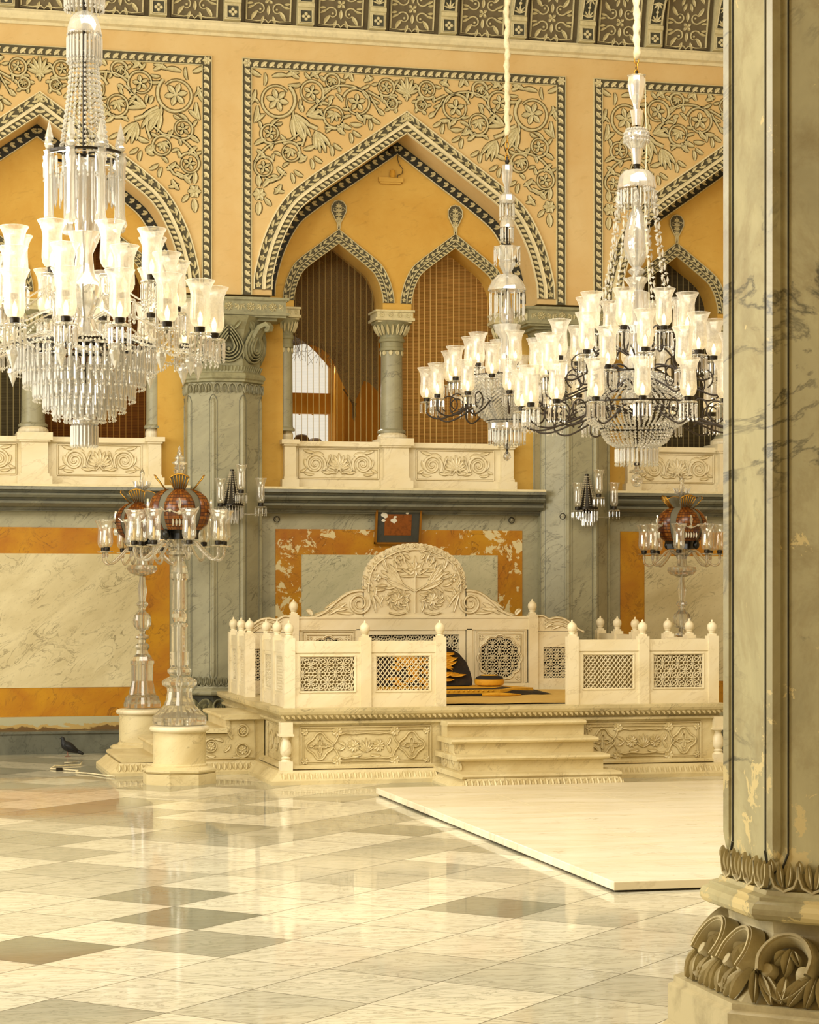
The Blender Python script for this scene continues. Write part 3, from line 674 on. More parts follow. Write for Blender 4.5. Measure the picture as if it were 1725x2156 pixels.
cornice()
w_ = MB(); w_.box(-14, 22, -2.3, -2.1, 0, 9.6); struct('wall_front_blocker', w_, 'yellow')  # added unseen wall, blocks ambient light from behind the camera
w_ = MB(); w_.box(-6.2, -6.0, -2.1, 8.5, 0, 9.6); struct('wall_left_blocker', w_, 'yellow')  # added partial wall out of view, cuts ambient light from behind left
w_ = MB(); w_.box(15.0, 15.2, -2.1, 23.2, 0, 9.6); struct('wall_right_blocker', w_, 'yellow')  # added unseen wall, keeps ambient light out on the right
c_ = MB(); c_.box(-14, 22, -2, 25, 9.6, 9.75); struct('ceiling', c_, 'whitemould')
# lower wall: ledge, marble dado, baseboard
def lower_wall():
    m = MB()
    m.box(-14, 22, 23.52, 24.0, 0, 2.6); m.build('dado_wall', 'greyframe', wb)
    t = sroot('trim_2')
    for a, b in zip([-8]+COLX, COLX+[18]):
        xa, xb = a+.40, b-.40
        P = [(23.9, 2.835), (23.17, 2.835), (23.16, 2.80), (23.22, 2.795), (23.23, 2.77), (23.20, 2.765), (23.19, 2.745), (23.21, 2.72), (23.27, 2.712), (23.28, 2.69), (23.255, 2.685), (23.255, 2.66), (23.30, 2.63), (23.37, 2.62), (23.37, 2.60), (23.40, 2.60), (23.40, 2.58), (23.9, 2.58)]
        g = MB(); g.extrude_x(P, xa, xb); g.build('ledge_moulding', 'greyd', t)
        g = MB(); g.box(xa, xb, 23.165, 23.9, 2.835, 2.86); g.build('ledge_top', 'whitemould', t)
    for k, c in enumerate(BAYS):
        pe = 'goldp' if k == 1 else 'goldm'; gx = 1.41
        g = MB(); g.box(c-1.62, c+1.62, 23.495, 23.53, .38, 2.58); g.build('grey_wall_border', 'greyframe', wb)
        g = MB()
        z0, z1 = .385, 2.41
        x0, x1 = c-gx+(-.0), c+gx
        bw = .29
        g.box(x0, x1, 23.485, 23.5, z1-.28, z1); g.box(x0, x1, 23.485, 23.5, z0, z0+.31); g.box(x0, x0+bw, 23.485, 23.5, z0+.31, z1-.28); g.box(x1-bw, x1, 23.485, 23.5, z0+.31, z1-.28)
        g.build('gold_marble_band', pe, wb)
        g = MB(); g.box(x0+bw, x1-bw, 23.478, 23.5, z0+.31, z1-.28); g.build('marble_field', 'palegreym' if k == 1 else 'creamm', wb)
    b = MB()
    for a, e in zip([-8]+COLX, COLX+[18]): b.box(a+.3, e-.3, 23.25, 23.55, 0, .215); b.box(a+.3, e-.3, 23.23, 23.55, .215, .24)
    struct('baseboard_back', b, 'base')
    # flaking plaster course above the baseboard
    t2 = NT('flaking_plaster_course'); v = t2.world((1, 1, 1.6)); n = t2.noise(v, 2.3, 6, .6, .5)
    gz = t2.n('NewGeometry'); sp = t2.n('SeparateXYZ'); t2.l(gz.outputs['Position'], sp.inputs[0])
    mr = t2.n('MapRange'); t2.l(sp.outputs['Z'], mr.inputs[0]); mr.inputs[1].default_value = .24; mr.inputs[2].default_value = .38; mr.inputs[3].default_value = .25; mr.inputs[4].default_value = -.25
    ad = t2.n('Math', operation='ADD'); t2.l(n, ad.inputs[0]); t2.l(mr.outputs[0], ad.inputs[1])
    pm = t2.ramp(ad.outputs[0], (.52, 0.), (.535, 1.)); pm2 = t2.ramp(ad.outputs[0], (.62, 0.), (.65, 1.))
    c = t2.mix(pm, '#b3ae8c', '#b99b5a'); c = t2.mix(pm2, c, '#6e5124')
    MT['flake'] = t2.pbr(c, .7, bump=pm, bs=-.5, bd=.02)
    g = MB(); g.box(-8, 18, 23.42, 23.5, .24, .385); g.build('flaking_course', 'flake', wb)
lower_wall()
# gallery behind the blinds
def gallery():
    g = sroot('wall_gallery')
    m = MB(); YG = 27.0
    # back wall with an arched daylight opening behind the left twin arch of the middle bay
    x0, x1, zs = 4.35, 5.50, 4.55
    m.box(-1, x0, YG, YG+.15, 2.6, 8); m.box(x1, 12, YG, YG+.15, 2.6, 8)
    n = 12; top = [(x0+(x1-x0)*i/n, zs+.42*sin(pi*i/n)) for i in range(n+1)]
    m.add([(x, YG, z) for x, z in top]+[(x, YG, 8) for x, z in top], [(i, i+1, n+2+i, n+1+i) for i in range(n)])
    m.box(x0, x1, YG, YG+.1, 3.98, 4.24); m.build('gallery_wall', 'orange', g, fix=False)
    m = MB(); m.box(-1, 12, 23.9, YG+.15, 7.3, 7.4); m.box(-1, 12, 23.9, YG+.15, 2.45, 2.6); m.box(-1.1, -1, 23.9, YG+.15, 2.6, 7.4); m.box(12, 12.1, 23.9, YG+.15, 2.6, 7.4)
    m.build('gallery_shell', 'tymp', g)
    m = MB()
    for k in range(7): m.tube([(x0+.05+k*.17, YG+.2, 4.24), (x0+.05+k*.17+.06, YG+.2, 3.98)], .012, 4)
    for z in (4.02, 4.11, 4.2): m.box(x0, x1, YG+.19, YG+.22, z-.008, z+.008)
    m.box(5.52, 5.64, YG-.2, YG, 2.6, 4.6)
    m.build('window_lattice', 'orange', g)
gallery()
# ---------------------------------------------------------------- columns, gallery arcade, blinds
def face_frames(ap, cx=0, cy_=0, z=0, tilt=0): # the eight faces of an octagonal shaft as relief frames
    for k in range(8):
        a = k*pi/4; n = Vector((cos(a), sin(a), 0)); u = Vector((-sin(a), cos(a), 0))
        v = (Z-n*tilt).normalized(); nn = u.cross(v)
        if nn.dot(n) < 0: nn = -nn
        yield a, (Vector((cx, cy_, z))+n*ap, u, v, nn)
def make_column(name, label, ap, ztop, mat, capital=True, basemat='capital', ks=1.0, faces=range(8)):
    """octagonal column with beaded corners, leaf collars, torus, acanthus bell and plinth"""
    t = thing(name, label, 'column'); s = 2*ap*tan(pi/8); b = ks
    m = MB(); m.oct([(ap, .70*b), (ap, ztop)], 0, 0); m.build('shaft', mat, t)
    m = MB(); m2 = MB()
    zb, zt = .78*b, ztop-.16
    for k in range(8):
        a = pi/8+k*pi/4; r = ap/cos(pi/8)-.006; n = Vector((cos(a), sin(a), 0)); 
        p = n*(r-.012)
        m.tube([p+Z*(zb), p+Z*(zb+.03), p+Z*(zb+.08), p+Z*(zt-.08), p+Z*(zt-.03), p+Z*zt], [.004, .022*s/.342, .03*s/.342, .03*s/.342, .022*s/.342, .004], 8)
    m.build('corner_bead', mat, t, smooth='auto')
    r2 = []
    g = Rel(front(0, 0, 0))
    for a, fr in face_frames(ap+.002):
        g.fr = fr; w = s*.36
        for sg in (-1, 1):
            g.rib([(sg*w, zb+.05), (sg*w, zt-.05)], .006, .003)
            g.rib([(sg*w, zb+.05), (sg*(w+.02), zb), (sg*s*.5, zb-.02)], .008, .006); g.rib([(sg*w, zt-.05), (sg*(w+.02), zt), (sg*s*.5, zt+.02)], .008, .006)
    g.build('panel_fillet', 'greyd' if mat != 'nearcol' else 'black', t)
    # base
    P = [(ap*1.50, 0), (ap*1.50, .13*b), (ap*1.47, .16*b), (ap*1.40, .19*b), (ap*1.40, .20*b)]
    m = MB(); m.oct(P, 0, 0); m.build('lower_plinth', basemat, t)
    m = MB(); m.oct([(ap*1.40, .20*b), (ap*1.40, .315*b), (ap*1.36, .325*b), (ap*1.36, .345*b)], 0, 0); m.build('plinth', basemat, t)
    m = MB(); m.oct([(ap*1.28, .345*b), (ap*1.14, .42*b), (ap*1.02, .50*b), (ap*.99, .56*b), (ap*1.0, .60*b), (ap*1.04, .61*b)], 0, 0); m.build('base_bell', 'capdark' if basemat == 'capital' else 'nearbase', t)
    m = MB(); m.oct([(ap*1.04, .605*b), (ap*1.13, .608*b), (ap*1.165, .617*b), (ap*1.185, .632*b), (ap*1.185, .650*b), (ap*1.165, .666*b), (ap*1.12, .675*b), (ap*1.12, .685*b), (ap*1.06, .69*b), (ap*1.05, .705*b), (ap*.99, .705*b)], 0, 0); m.build('base_torus', mat, t)
    r = Rel(front(0, 0, 0))
    for a, fr in face_frames(ap*1.27, z=.365*b, tilt=.9):
        pass
    for a, fr in face_frames(ap*1.30, z=.345*b, tilt=.66):
        r.fr = fr
        for j in (-1, 1):
            u = j*s*.29; k = s/.402*.5*b+.5*s/.402 if False else s/.402; H = .26*b/.26
            # scroll hood
            P = [(u-.085*k, .10), (u-.09*k, .16), (u-.055*k, .215), (u, .235), (u+.055*k, .215), (u+.09*k, .16), (u+.085*k, .10)]
            P = [(p.x, p.y*b) for p in catmull(P, 3)]; r.rib(P, .042*k, .05); r.rib(P, .018*k, .058)
            r.disc(u-.062*k, .115*b, .034*k, .036, 10); r.disc(u+.062*k, .115*b, .034*k, .036, 10)
            r.leaf(u, .20*b, -pi/2, .10*b, .04*k, .05); r.leaf(u-.01, .19*b, -pi/2-.6, .06, .03*k, .05); r.leaf(u+.01, .19*b, -pi/2+.6, .06, .03*k, .05)
            r.leaf(u-.09*k, .12*b, -pi/2+.55, .15*b, .05*k, .03, .5); r.leaf(u+.09*k, .12*b, -pi/2-.55, .15*b, .05*k, .03, -.5)
            r.leaf(u, .005, pi/2, .10*b, .045*k, .03); r.leaf(u-.03*k, .0, pi/2+.45, .12*b, .04*k, .035, .2); r.leaf(u+.03*k, .0, pi/2-.45, .12*b, .04*k, .035, -.2)
            r.leaf(u-.09*k, .0, pi/2+.15, .12*b, .035*k, .04); r.leaf(u+.09*k, .0, pi/2-.15, .12*b, .035*k, .04)
    r.build('acanthus_leaves', basemat, t)
    r = Rel(front(0, 0, 0))
    for z0, sgn in ((.705*b, 1),)+(((ztop-.02, -1),) if capital else ()):
        for a, fr in face_frames(ap+.012, z=z0):
            r.fr = fr; n = 4; w = s/n
            for j in range(n):
                u = (j-(n-1)/2)*w; q_ = .088*b
                P = [Vector((u-w*.5, sgn*q_)), Vector((u-w*.47, sgn*q_*.55)), Vector((u-w*.34, sgn*q_*.18)), Vector((u, 0)), Vector((u+w*.34, sgn*q_*.18)), Vector((u+w*.47, sgn*q_*.55)), Vector((u+w*.5, sgn*q_))]
                r.rib(P, w*.15, .016)
                for s_ in (-1, 1): r.leaf(u+s_*w*.08, sgn*q_*.15, sgn*(pi/2-s_*.25*sgn), q_*.95, w*.24, .018, s_*.3)
                r.leaf(u-w*.5, sgn*q_*.6, sgn*pi/2, q_*.6, w*.3, .018)
    r.build('leaf_collar', mat if mat != 'nearcol' else 'nearbase', t)
    if capital:
        zc = ztop
        m = MB(); m.oct([(ap, zc-.01), (ap*1.06, zc), (ap*1.06, zc+.02), (ap*1.10, zc+.035), (ap*1.11, zc+.06), (ap*1.07, zc+.09), (ap*.98, zc+.10), (ap*.97, zc+.12), (ap*1.02, zc+.17)], 0, 0); m.build('neck_moulding', 'capital', t)
        m = MB()
        for k in range(8):
            a0 = pi/8+k*pi/4; p, q = Vector((cos(a0), sin(a0), 0)), Vector((cos(a0+pi/4), sin(a0+pi/4), 0)); R1 = ap/cos(pi/8)
            for j in range(9):
                c = p.lerp(q, (j+.5)/9)*R1; m.tube([c*.97+Z*(zc+.115), c*1.03+Z*(zc+.17)], .0085, 4)
        m.build('fluted_neck', 'capital', t)
        m = MB(); m.oct([(ap*.96, zc+.16), (ap*.96, zc+.42), (ap*1.05, zc+.56), (ap*1.25, zc+.70)], 0, 0); m.build('capital_bell', 'capital', t)
        r = Rel(front(0, 0, 0), .004)
        for k_, (a, fr) in enumerate(face_frames(ap*.97, z=zc+.20, tilt=-.12)):
            r.fr = fr
            for e, (rw, h) in enumerate(((.165, .03), (.13, .042), (.097, .054), (.064, .062))):
                P = []
                for i in range(17):
                    t_ = -pi*1.0+2*pi*i/16; x = rw*sin(t_)*(1 if abs(t_) < pi/2 else 1.0); yv = .18-rw*1.0*cos(t_)
                    if abs(t_) > pi/2: yv = .18+(abs(t_)-pi/2)/(pi/2)*(.22-.035*e)*1.0; x = math.copysign(rw*(1-((abs(t_)-pi/2)/(pi/2))**1.4*.9), t_)
                    P.append((x*s/.342, yv))
                r.rib(P, .024, h)
            r.disc(0, .15, .028, .065, 8)
            for sg in (-1, 1): r.leaf(sg*.05, .36, pi/2-sg*.5, .14, .06, .05, -sg*.6); r.leaf(sg*.17*s/.342, .05, pi/2, .16, .035, .02)
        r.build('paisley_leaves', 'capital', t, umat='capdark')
        m = MB()
        for k in range(4):
            a = pi/4+k*pi/2; d = Vector((cos(a), sin(a), 0)); q = Vector((-sin(a), cos(a), 0))
            for o in (-.05, 0, .05):
                P = [d*(ap*1.02)+q*o+Z*(zc+.35), d*(ap*1.1)+q*o+Z*(zc+.48), d*(ap*1.3)+q*o*.8+Z*(zc+.59), d*(ap*1.5)+q*o*.6+Z*(zc+.62), d*(ap*1.58)+q*o*.5+Z*(zc+.585), d*(ap*1.55)+q*o*.5+Z*(zc+.55)]
                m.tube(P, [.03, .034, .032, .028, .03, .022], 6)
            m.lathe([(0, zc+.53), (.03, zc+.54), (.035, zc+.565), (.02, zc+.59), (0, zc+.6)], (d*ap*1.5).x, (d*ap*1.5).y, 8)
        m.build('corner_volute', 'capital', t, smooth='auto')
        m = MB(); hw = .66; z = zc+.695
        for w, z0, z1 in ((hw-.12, z-.03, z), (hw-.03, z, z+.022), (hw, z+.022, z+.05), (hw-.035, z+.05, z+.175), (hw-.02, z+.175, z+.185), (hw, z+.185, z+.215)): m.box(-w, w, -w*.66, w*.66+.1, z0, z1)
        m.build('abacus', 'capital', t)
        r = Rel((Vector((0, -.605*.66-.001, z+.112)), X, Z, -Y)); 
        for sd in range(3):
            if sd == 1: r.fr = (Vector((-(hw-.036), 0, z+.112)), -Y, Z, -X)
            if sd == 2: r.fr = (Vector(((hw-.036), 0, z+.112)), Y, Z, X)
            W_ = (hw-.06) if sd == 0 else .36; n = 5 if sd == 0 else 3
            for j in range(n):
                u = (j-(n-1)/2)*(2*W_/n); r.flower(u, 0, .055, .03, 8, 0, .5)
                for sg in (-1, 1):
                    r.leaf(u+sg*.055, -.02, .5 if sg > 0 else pi-.5, .07, .03, .025, sg*.5); r.leaf(u+sg*.1, -.045, pi/2-sg*.2, .08, .028, .025, sg*.6); r.leaf(u+sg*.055, .03, -.4 if sg > 0 else pi+.4, .06, .025, .025, 0)
        r.build('abacus_carving', 'carvegrey', t)
    return t
col0 = make_column('wall_column', 'grey octagonal marble column behind the two left glass candelabra', .398, 3.98, 'greym')
col0.location = (COLX[1]+.0, 23.5, 0)
c = copy_tree(col0); c.location = (COLX[2], 23.5, 0); c['label'] = 'grey octagonal marble column right of the throne, behind the pair of hanging chandeliers'
near = make_column('foreground_column', 'large peeling grey-green octagonal column cut by the right edge of the photo', .485, 9.5, 'nearcol', capital=False, basemat='nearbase', ks=1.0)
near.location = (3.385, 7.0, 0)
# ---- gallery arcade: small columns, carved parapet
def small_column(name, label, x, r=.128):
    t = thing(name, label, 'small column', (x, 23.80, 0), 0, 'small marble columns of the upper gallery')
    m = MB(); m.lathe([(r*1.25, 3.505), (r*1.25, 3.53), (r*1.02, 3.55), (r, 3.57), (r*.93, 4.42)], 0, 0, 24); m.build('shaft', 'greym', t, smooth='auto')
    m = MB(); m.lathe([(r*.95, 4.42), (r*1.08, 4.43), (r*1.08, 4.46), (r*1.0, 4.47), (r*1.0, 4.52), (r*1.12, 4.53), (r*1.16, 4.555), (r*1.05, 4.57), (r*1.05, 4.60), (r*1.35, 4.68), (r*1.8, 4.74)], 0, 0, 20); m.build('capital', 'capital', t, smooth='auto')
    m = MB(); w = .225
    for ww, a, b in ((w-.03, 4.735, 4.755), (w, 4.755, 4.785), (w-.02, 4.785, 4.85), (w, 4.85, 4.872)): m.box(-ww, ww, -ww*.85, ww*.9, a, b)
    m.build('abacus', 'carvegrey', t)
    R_ = Rel(front(0, 0, 0))
    for k in range(10):
        a = -pi/2+(k-4.5)*pi/5; n = Vector((cos(a), sin(a), 0)); u = Vector((-sin(a), cos(a), 0)); R_.fr = (n*r*1.12+Z*4.60, u, (Z+n*.5).normalized(), (n-Z*.5).normalized())
        R_.leaf(-.02, 0, pi/2+.1, .13, .035, .02); R_.leaf(.02, 0, pi/2-.1, .13, .035, .02)
        R_.fr = (n*r*.97+Z*4.43, u, Z, n); R_.leaf(0, 0, -pi/2, .06, .05, .01)
    R_.fr = (Vector((0, -(w-.02)*.85-.001, 4.817)), X, Z, -Y)
    for k in range(4): R_.flower(-.15+.1*k, 0, .03, .01, 6)
    R_.build('capital_leaves', 'carvegrey', t)
    return t
sc = small_column('small_column', 'small round column between the two curtained arches above the throne', BC-.03)
sc2 = copy_tree(sc); sc2.location.x = BC-BAY-.03; sc2['label'] = 'small round column behind the big left chandelier'
for x, lb in ((BC-1.26, 'slim half column at the left edge of the torn netting arch'), (BC+1.28, 'slim half column right of the tan cane blind, behind the middle chandelier'), (BC-BAY+1.28, 'slim half column between dark cane blind and orange strip, behind the left chandelier'), (BC+BAY-1.26, 'slim half column behind the right chandelier')):
    k = copy_tree(sc); k.location.x = x; k.scale = (.72, .72, 1); k['label'] = lb; k.location.y = 23.76
k = copy_tree(sc); k.location.x = BC+BAY+.02; k['label'] = 'small round column at the right, partly hidden by the foreground column'
def scroll_panel(r, w, h_):
    h = .022
    r.palm(0, -.05, pi/2, .17, 1.45, 9, .044, h, .05); r.disc(0, -.06, .018, h)
    for s_ in (-1, 1):
        a = pi if s_ > 0 else 0
        r.spiral(s_*.04, -.065, .032, .008, -pi/2, -s_*1.1, .014, h, 12)
        r.spiral(s_*.27, -.005, .12, .012, pi/2+s_*2.2, -s_*2.1, .032, h, 34)
        for ang, l in ((pi/2-s_*.2, .09), (pi/2+s_*.9, .09), (-s_*0+(-pi/2), .07)): pass
        r.rib([(s_*.03, -.105), (s_*.10, -.10), (s_*.15, -.07), (s_*.13, -.0), (s_*.11, .05)], .018, h)
        r.leaf(s_*.06, -.09, -.25 if s_ > 0 else pi+.25, .14, .04, h, s_*.7); r.leaf(s_*.17, .085, .5 if s_ > 0 else pi-.5, .14, .045, h, -s_*.9); r.leaf(s_*.28, .12, .1 if s_ > 0 else pi-.1, .13, .035, h, s_*.4)
        r.leaf(s_*.385, .05, -pi/2-.1*s_, .12, .04, h, -s_*.6); r.leaf(s_*.37, -.06, -pi/2+.9*s_, .08, .03, h, s_*.5); r.leaf(s_*.28, -.12, (-.1 if s_ > 0 else pi+.1), .12, .03, h, s_*.6)
        r.leaf(s_*.12, .04, pi/2+s_*.4, .07, .025, h)
def parapet(c, label):
    t = thing('carved_parapet', label, 'balustrade', (c, 23.6, 0), 0, 'carved cream parapets under the gallery arches')
    m = MB()
    for s_ in (-1, 1):
        a, b = (.12, 1.24)
        x0, x1 = sorted((s_*a, s_*b)); m.box(x0, x1, .04, .22, 2.86, 3.34); m.box(x0, x1, .0, .24, 3.335, 3.39); m.box(x0, x1, .015, .22, 2.86, 2.945)
    m.build('parapet_wall', 'white', t)
    m = MB()
    for x0, w, tp in ((-.03, .165, 3.43), (-1.235, .075, 3.40), (1.26, .08, 3.40)):
        m.box(x0-w*.86, x0+w*.86, -.05, .3, 2.86, tp); m.box(x0-w-.02, x0+w+.02, -.08, .33, 2.86, 2.96); m.box(x0-w*.95, x0+w*.95, -.065, .31, 2.96, 2.99)
        m.box(x0-w-.0, x0+w+.0, -.075, .32, 3.33, 3.35); m.box(x0-w-.025, x0+w+.025, -.09, .34, 3.35, 3.43 if w > .12 else 3.40)
        m.lathe([(w*.95, 3.40), (w*1.0, 3.45), (w*.98, 3.475), (w*.8, 3.505)], x0, .18, 20); m.build('pedestal', 'white', t); m = MB()
    r = Rel(front(0, 0, 0), .004)
    for s_ in (-1, 1):
        r = Rel((Vector((s_*.67-.0, .039, 3.145)), X, Z, -Y), .004); r.frame(-.45, .45, -.165, .165, .014, .014); scroll_panel(r, .9, .3); r.build('shell_carving', 'white', t, umat='grime_shade')
    return t
pa = parapet(BC, 'carved cream parapet with shells directly above the framed picture')
for c, lb in ((BC-BAY, 'carved cream parapet at upper left, below the big left chandelier'), (BC+BAY, 'carved cream parapet at right, behind the glass ball of the right chandelier')):
    k = copy_tree(pa); k.location.x = c; k['label'] = lb
# ---- blinds
def blind_obj(cx, mat, label, name='cane_blind'):
    m = MB(); n = 24; w = .65
    vs = []
    for i in range(n+1):
        x = cx-w+2*w*i/n; y = YB+.02+.008*sin(x*19)
        vs += [(x, y-.0, 2.9), (x, y, 5.75)]
    m.add(vs, [(2*i, 2*i+2, 2*i+3, 2*i+1) for i in range(n)])
    o = m.build(name, mat, fix=False); tag(o, label, 'blind', 'cane blinds in the gallery arches'); return o
blind_obj(BC-.67, 'blindopen', 'sheer cane blind with daylight showing through, left of the central small column')
blind_obj(BC+.67, 'blindtan', 'tan cane blind right of the central small column')
blind_obj(BC-BAY+.67, 'blindbrown', 'brown cane blind behind the right half of the left chandelier')
blind_obj(BC-BAY-.67, 'blinddark', 'dark cane blind at the left edge, behind the left chandelier')
blind_obj(BC+BAY-.67, 'blinddark', 'dark cane blind behind the right chandelier')
def netting():
    x = lambda px: px
    P = [(4.27, 5.75), (5.46, 5.75), (5.46, 4.0), (5.41, 4.05), (5.36, 4.10), (5.30, 4.12), (5.24, 3.98), (5.20, 3.9), (5.19, 3.86), (5.20, 3.72), (5.175, 3.66), (5.15, 3.70), (5.16, 3.86), (5.10, 3.98), (5.02, 4.12), (4.97, 4.24), (4.93, 4.33), (4.86, 4.43), (4.74, 4.50), (4.6, 4.52), (4.5, 4.50), (4.27, 4.43)]
    m = MB(); m.add([(a, YB+.09+.02*sin(a*11+b*3), b) for a, b in P], [tuple(range(len(P)))])
    me = m.build('torn_netting', 'net', fix=False)
    b = bmesh.new(); b.from_mesh(me.data); bmesh.ops.triangulate(b, faces=b.faces); b.to_mesh(me.data); b.free()
    s_ = me.modifiers.new('thick', 'SOLIDIFY'); s_.thickness = .004
    tag(me, 'dark torn netting drooping to a knotted point in front of the sheer blind', 'netting')
    m = MB(); m.tube([(5.05, YB+.07, 4.02), (5.13, YB+.06, 3.90), (5.16, YB+.06, 3.84)], .008, 5); m.tube([(5.18, YB+.07, 3.86), (5.17, YB+.06, 3.80), (5.18, YB+.06, 3.70)], [.03, .015, .022], 6); m.build('knot', 'blackpaint', me)
    r = MB(); rnd = random.Random(3)
    for k in range(46):
        a = 4.38+rnd.random()*.62; z = 4.5-.0*a-(.15+.1*rnd.random())*max(0, a-4.75)*2
        r.tube([(a, YB+.05, z+.04), (a+rnd.uniform(-.06, .06), YB+.05, z-.05), (a+rnd.uniform(-.12, .12), YB+.05, z-.08-rnd.random()*.16)], .0022, 3)
    r.build('frayed_threads', 'coffer', me)
netting()
# two seated visitors in the gallery, only the tops of their heads show over the parapet
def person(x, y, zt, label, shirt, hair):
    root = thing('person', label, 'person', (x, y, 2.6))
    me = bpy.data.meshes.new('body'); h = zt-2.6; k = h/.9
    J = [((0, 0, .12), .13), ((0, 0, .30), .12), ((0, 0, .48), .14), ((0, 0, .56), .07), ((0, 0, .61), .05), ((0, -.01, .70), .075), ((0, 0, .80), .08), ((0, .01, .86), .05),
         ((.18, 0, .50), .055), ((.24, -.05, .28), .042), ((.12, -.28, .22), .034), ((.09, -.36, .21), .028), ((-.18, 0, .50), .055), ((-.24, -.05, .28), .042), ((-.12, -.28, .22), .034), ((-.09, -.36, .21), .028),
         ((.12, -.10, .10), .09), ((.38, -.30, .10), .07), ((.02, -.45, .06), .045), ((-.12, -.10, .10), .09), ((-.38, -.30, .10), .07), ((-.02, -.40, .12), .045)]
    E = [(0, 1), (1, 2), (2, 3), (3, 4), (4, 5), (5, 6), (6, 7), (2, 8), (8, 9), (9, 10), (10, 11), (2, 12), (12, 13), (13, 14), (14, 15), (0, 16), (16, 17), (17, 18), (0, 19), (19, 20), (20, 21)]
    me.from_pydata([(a*k, b*k, c*k) for (a, b, c), r in J], E, [])
    me.materials.append(plain('dark_brown_skin_and_clothes', shirt, .8)); o = bpy.data.objects.new('body', me); COL.objects.link(o); o.parent = root
    s_ = o.modifiers.new('skin', 'SKIN'); o.modifiers.new('sub', 'SUBSURF').levels = 2
    for v, (p, r) in zip(me.skin_vertices[0].data, J): v.radius = (r*k, r*k)
    me.skin_vertices[0].data[0].use_root = True
    m = MB(); m.lathe([(.085, .74), (.098, .80), (.09, .86), (.06, .905), (0, .92)], 0, .01, 16, cap=False); m.v = [(a*k, b*k, c*k) for a, b, c in m.v]; m.build('hair', plain('hair', hair, .7), root, smooth=True)
person(4.73, 24.9, 3.545, 'dark-haired person seated behind the sheer blind, only the crown of the head showing', '#4a2f18', '#2a1a0e')
person(5.06, 25.75, 3.565, 'smaller seated person right of the other head behind the sheer blind', '#5a3a1c', '#38220f')
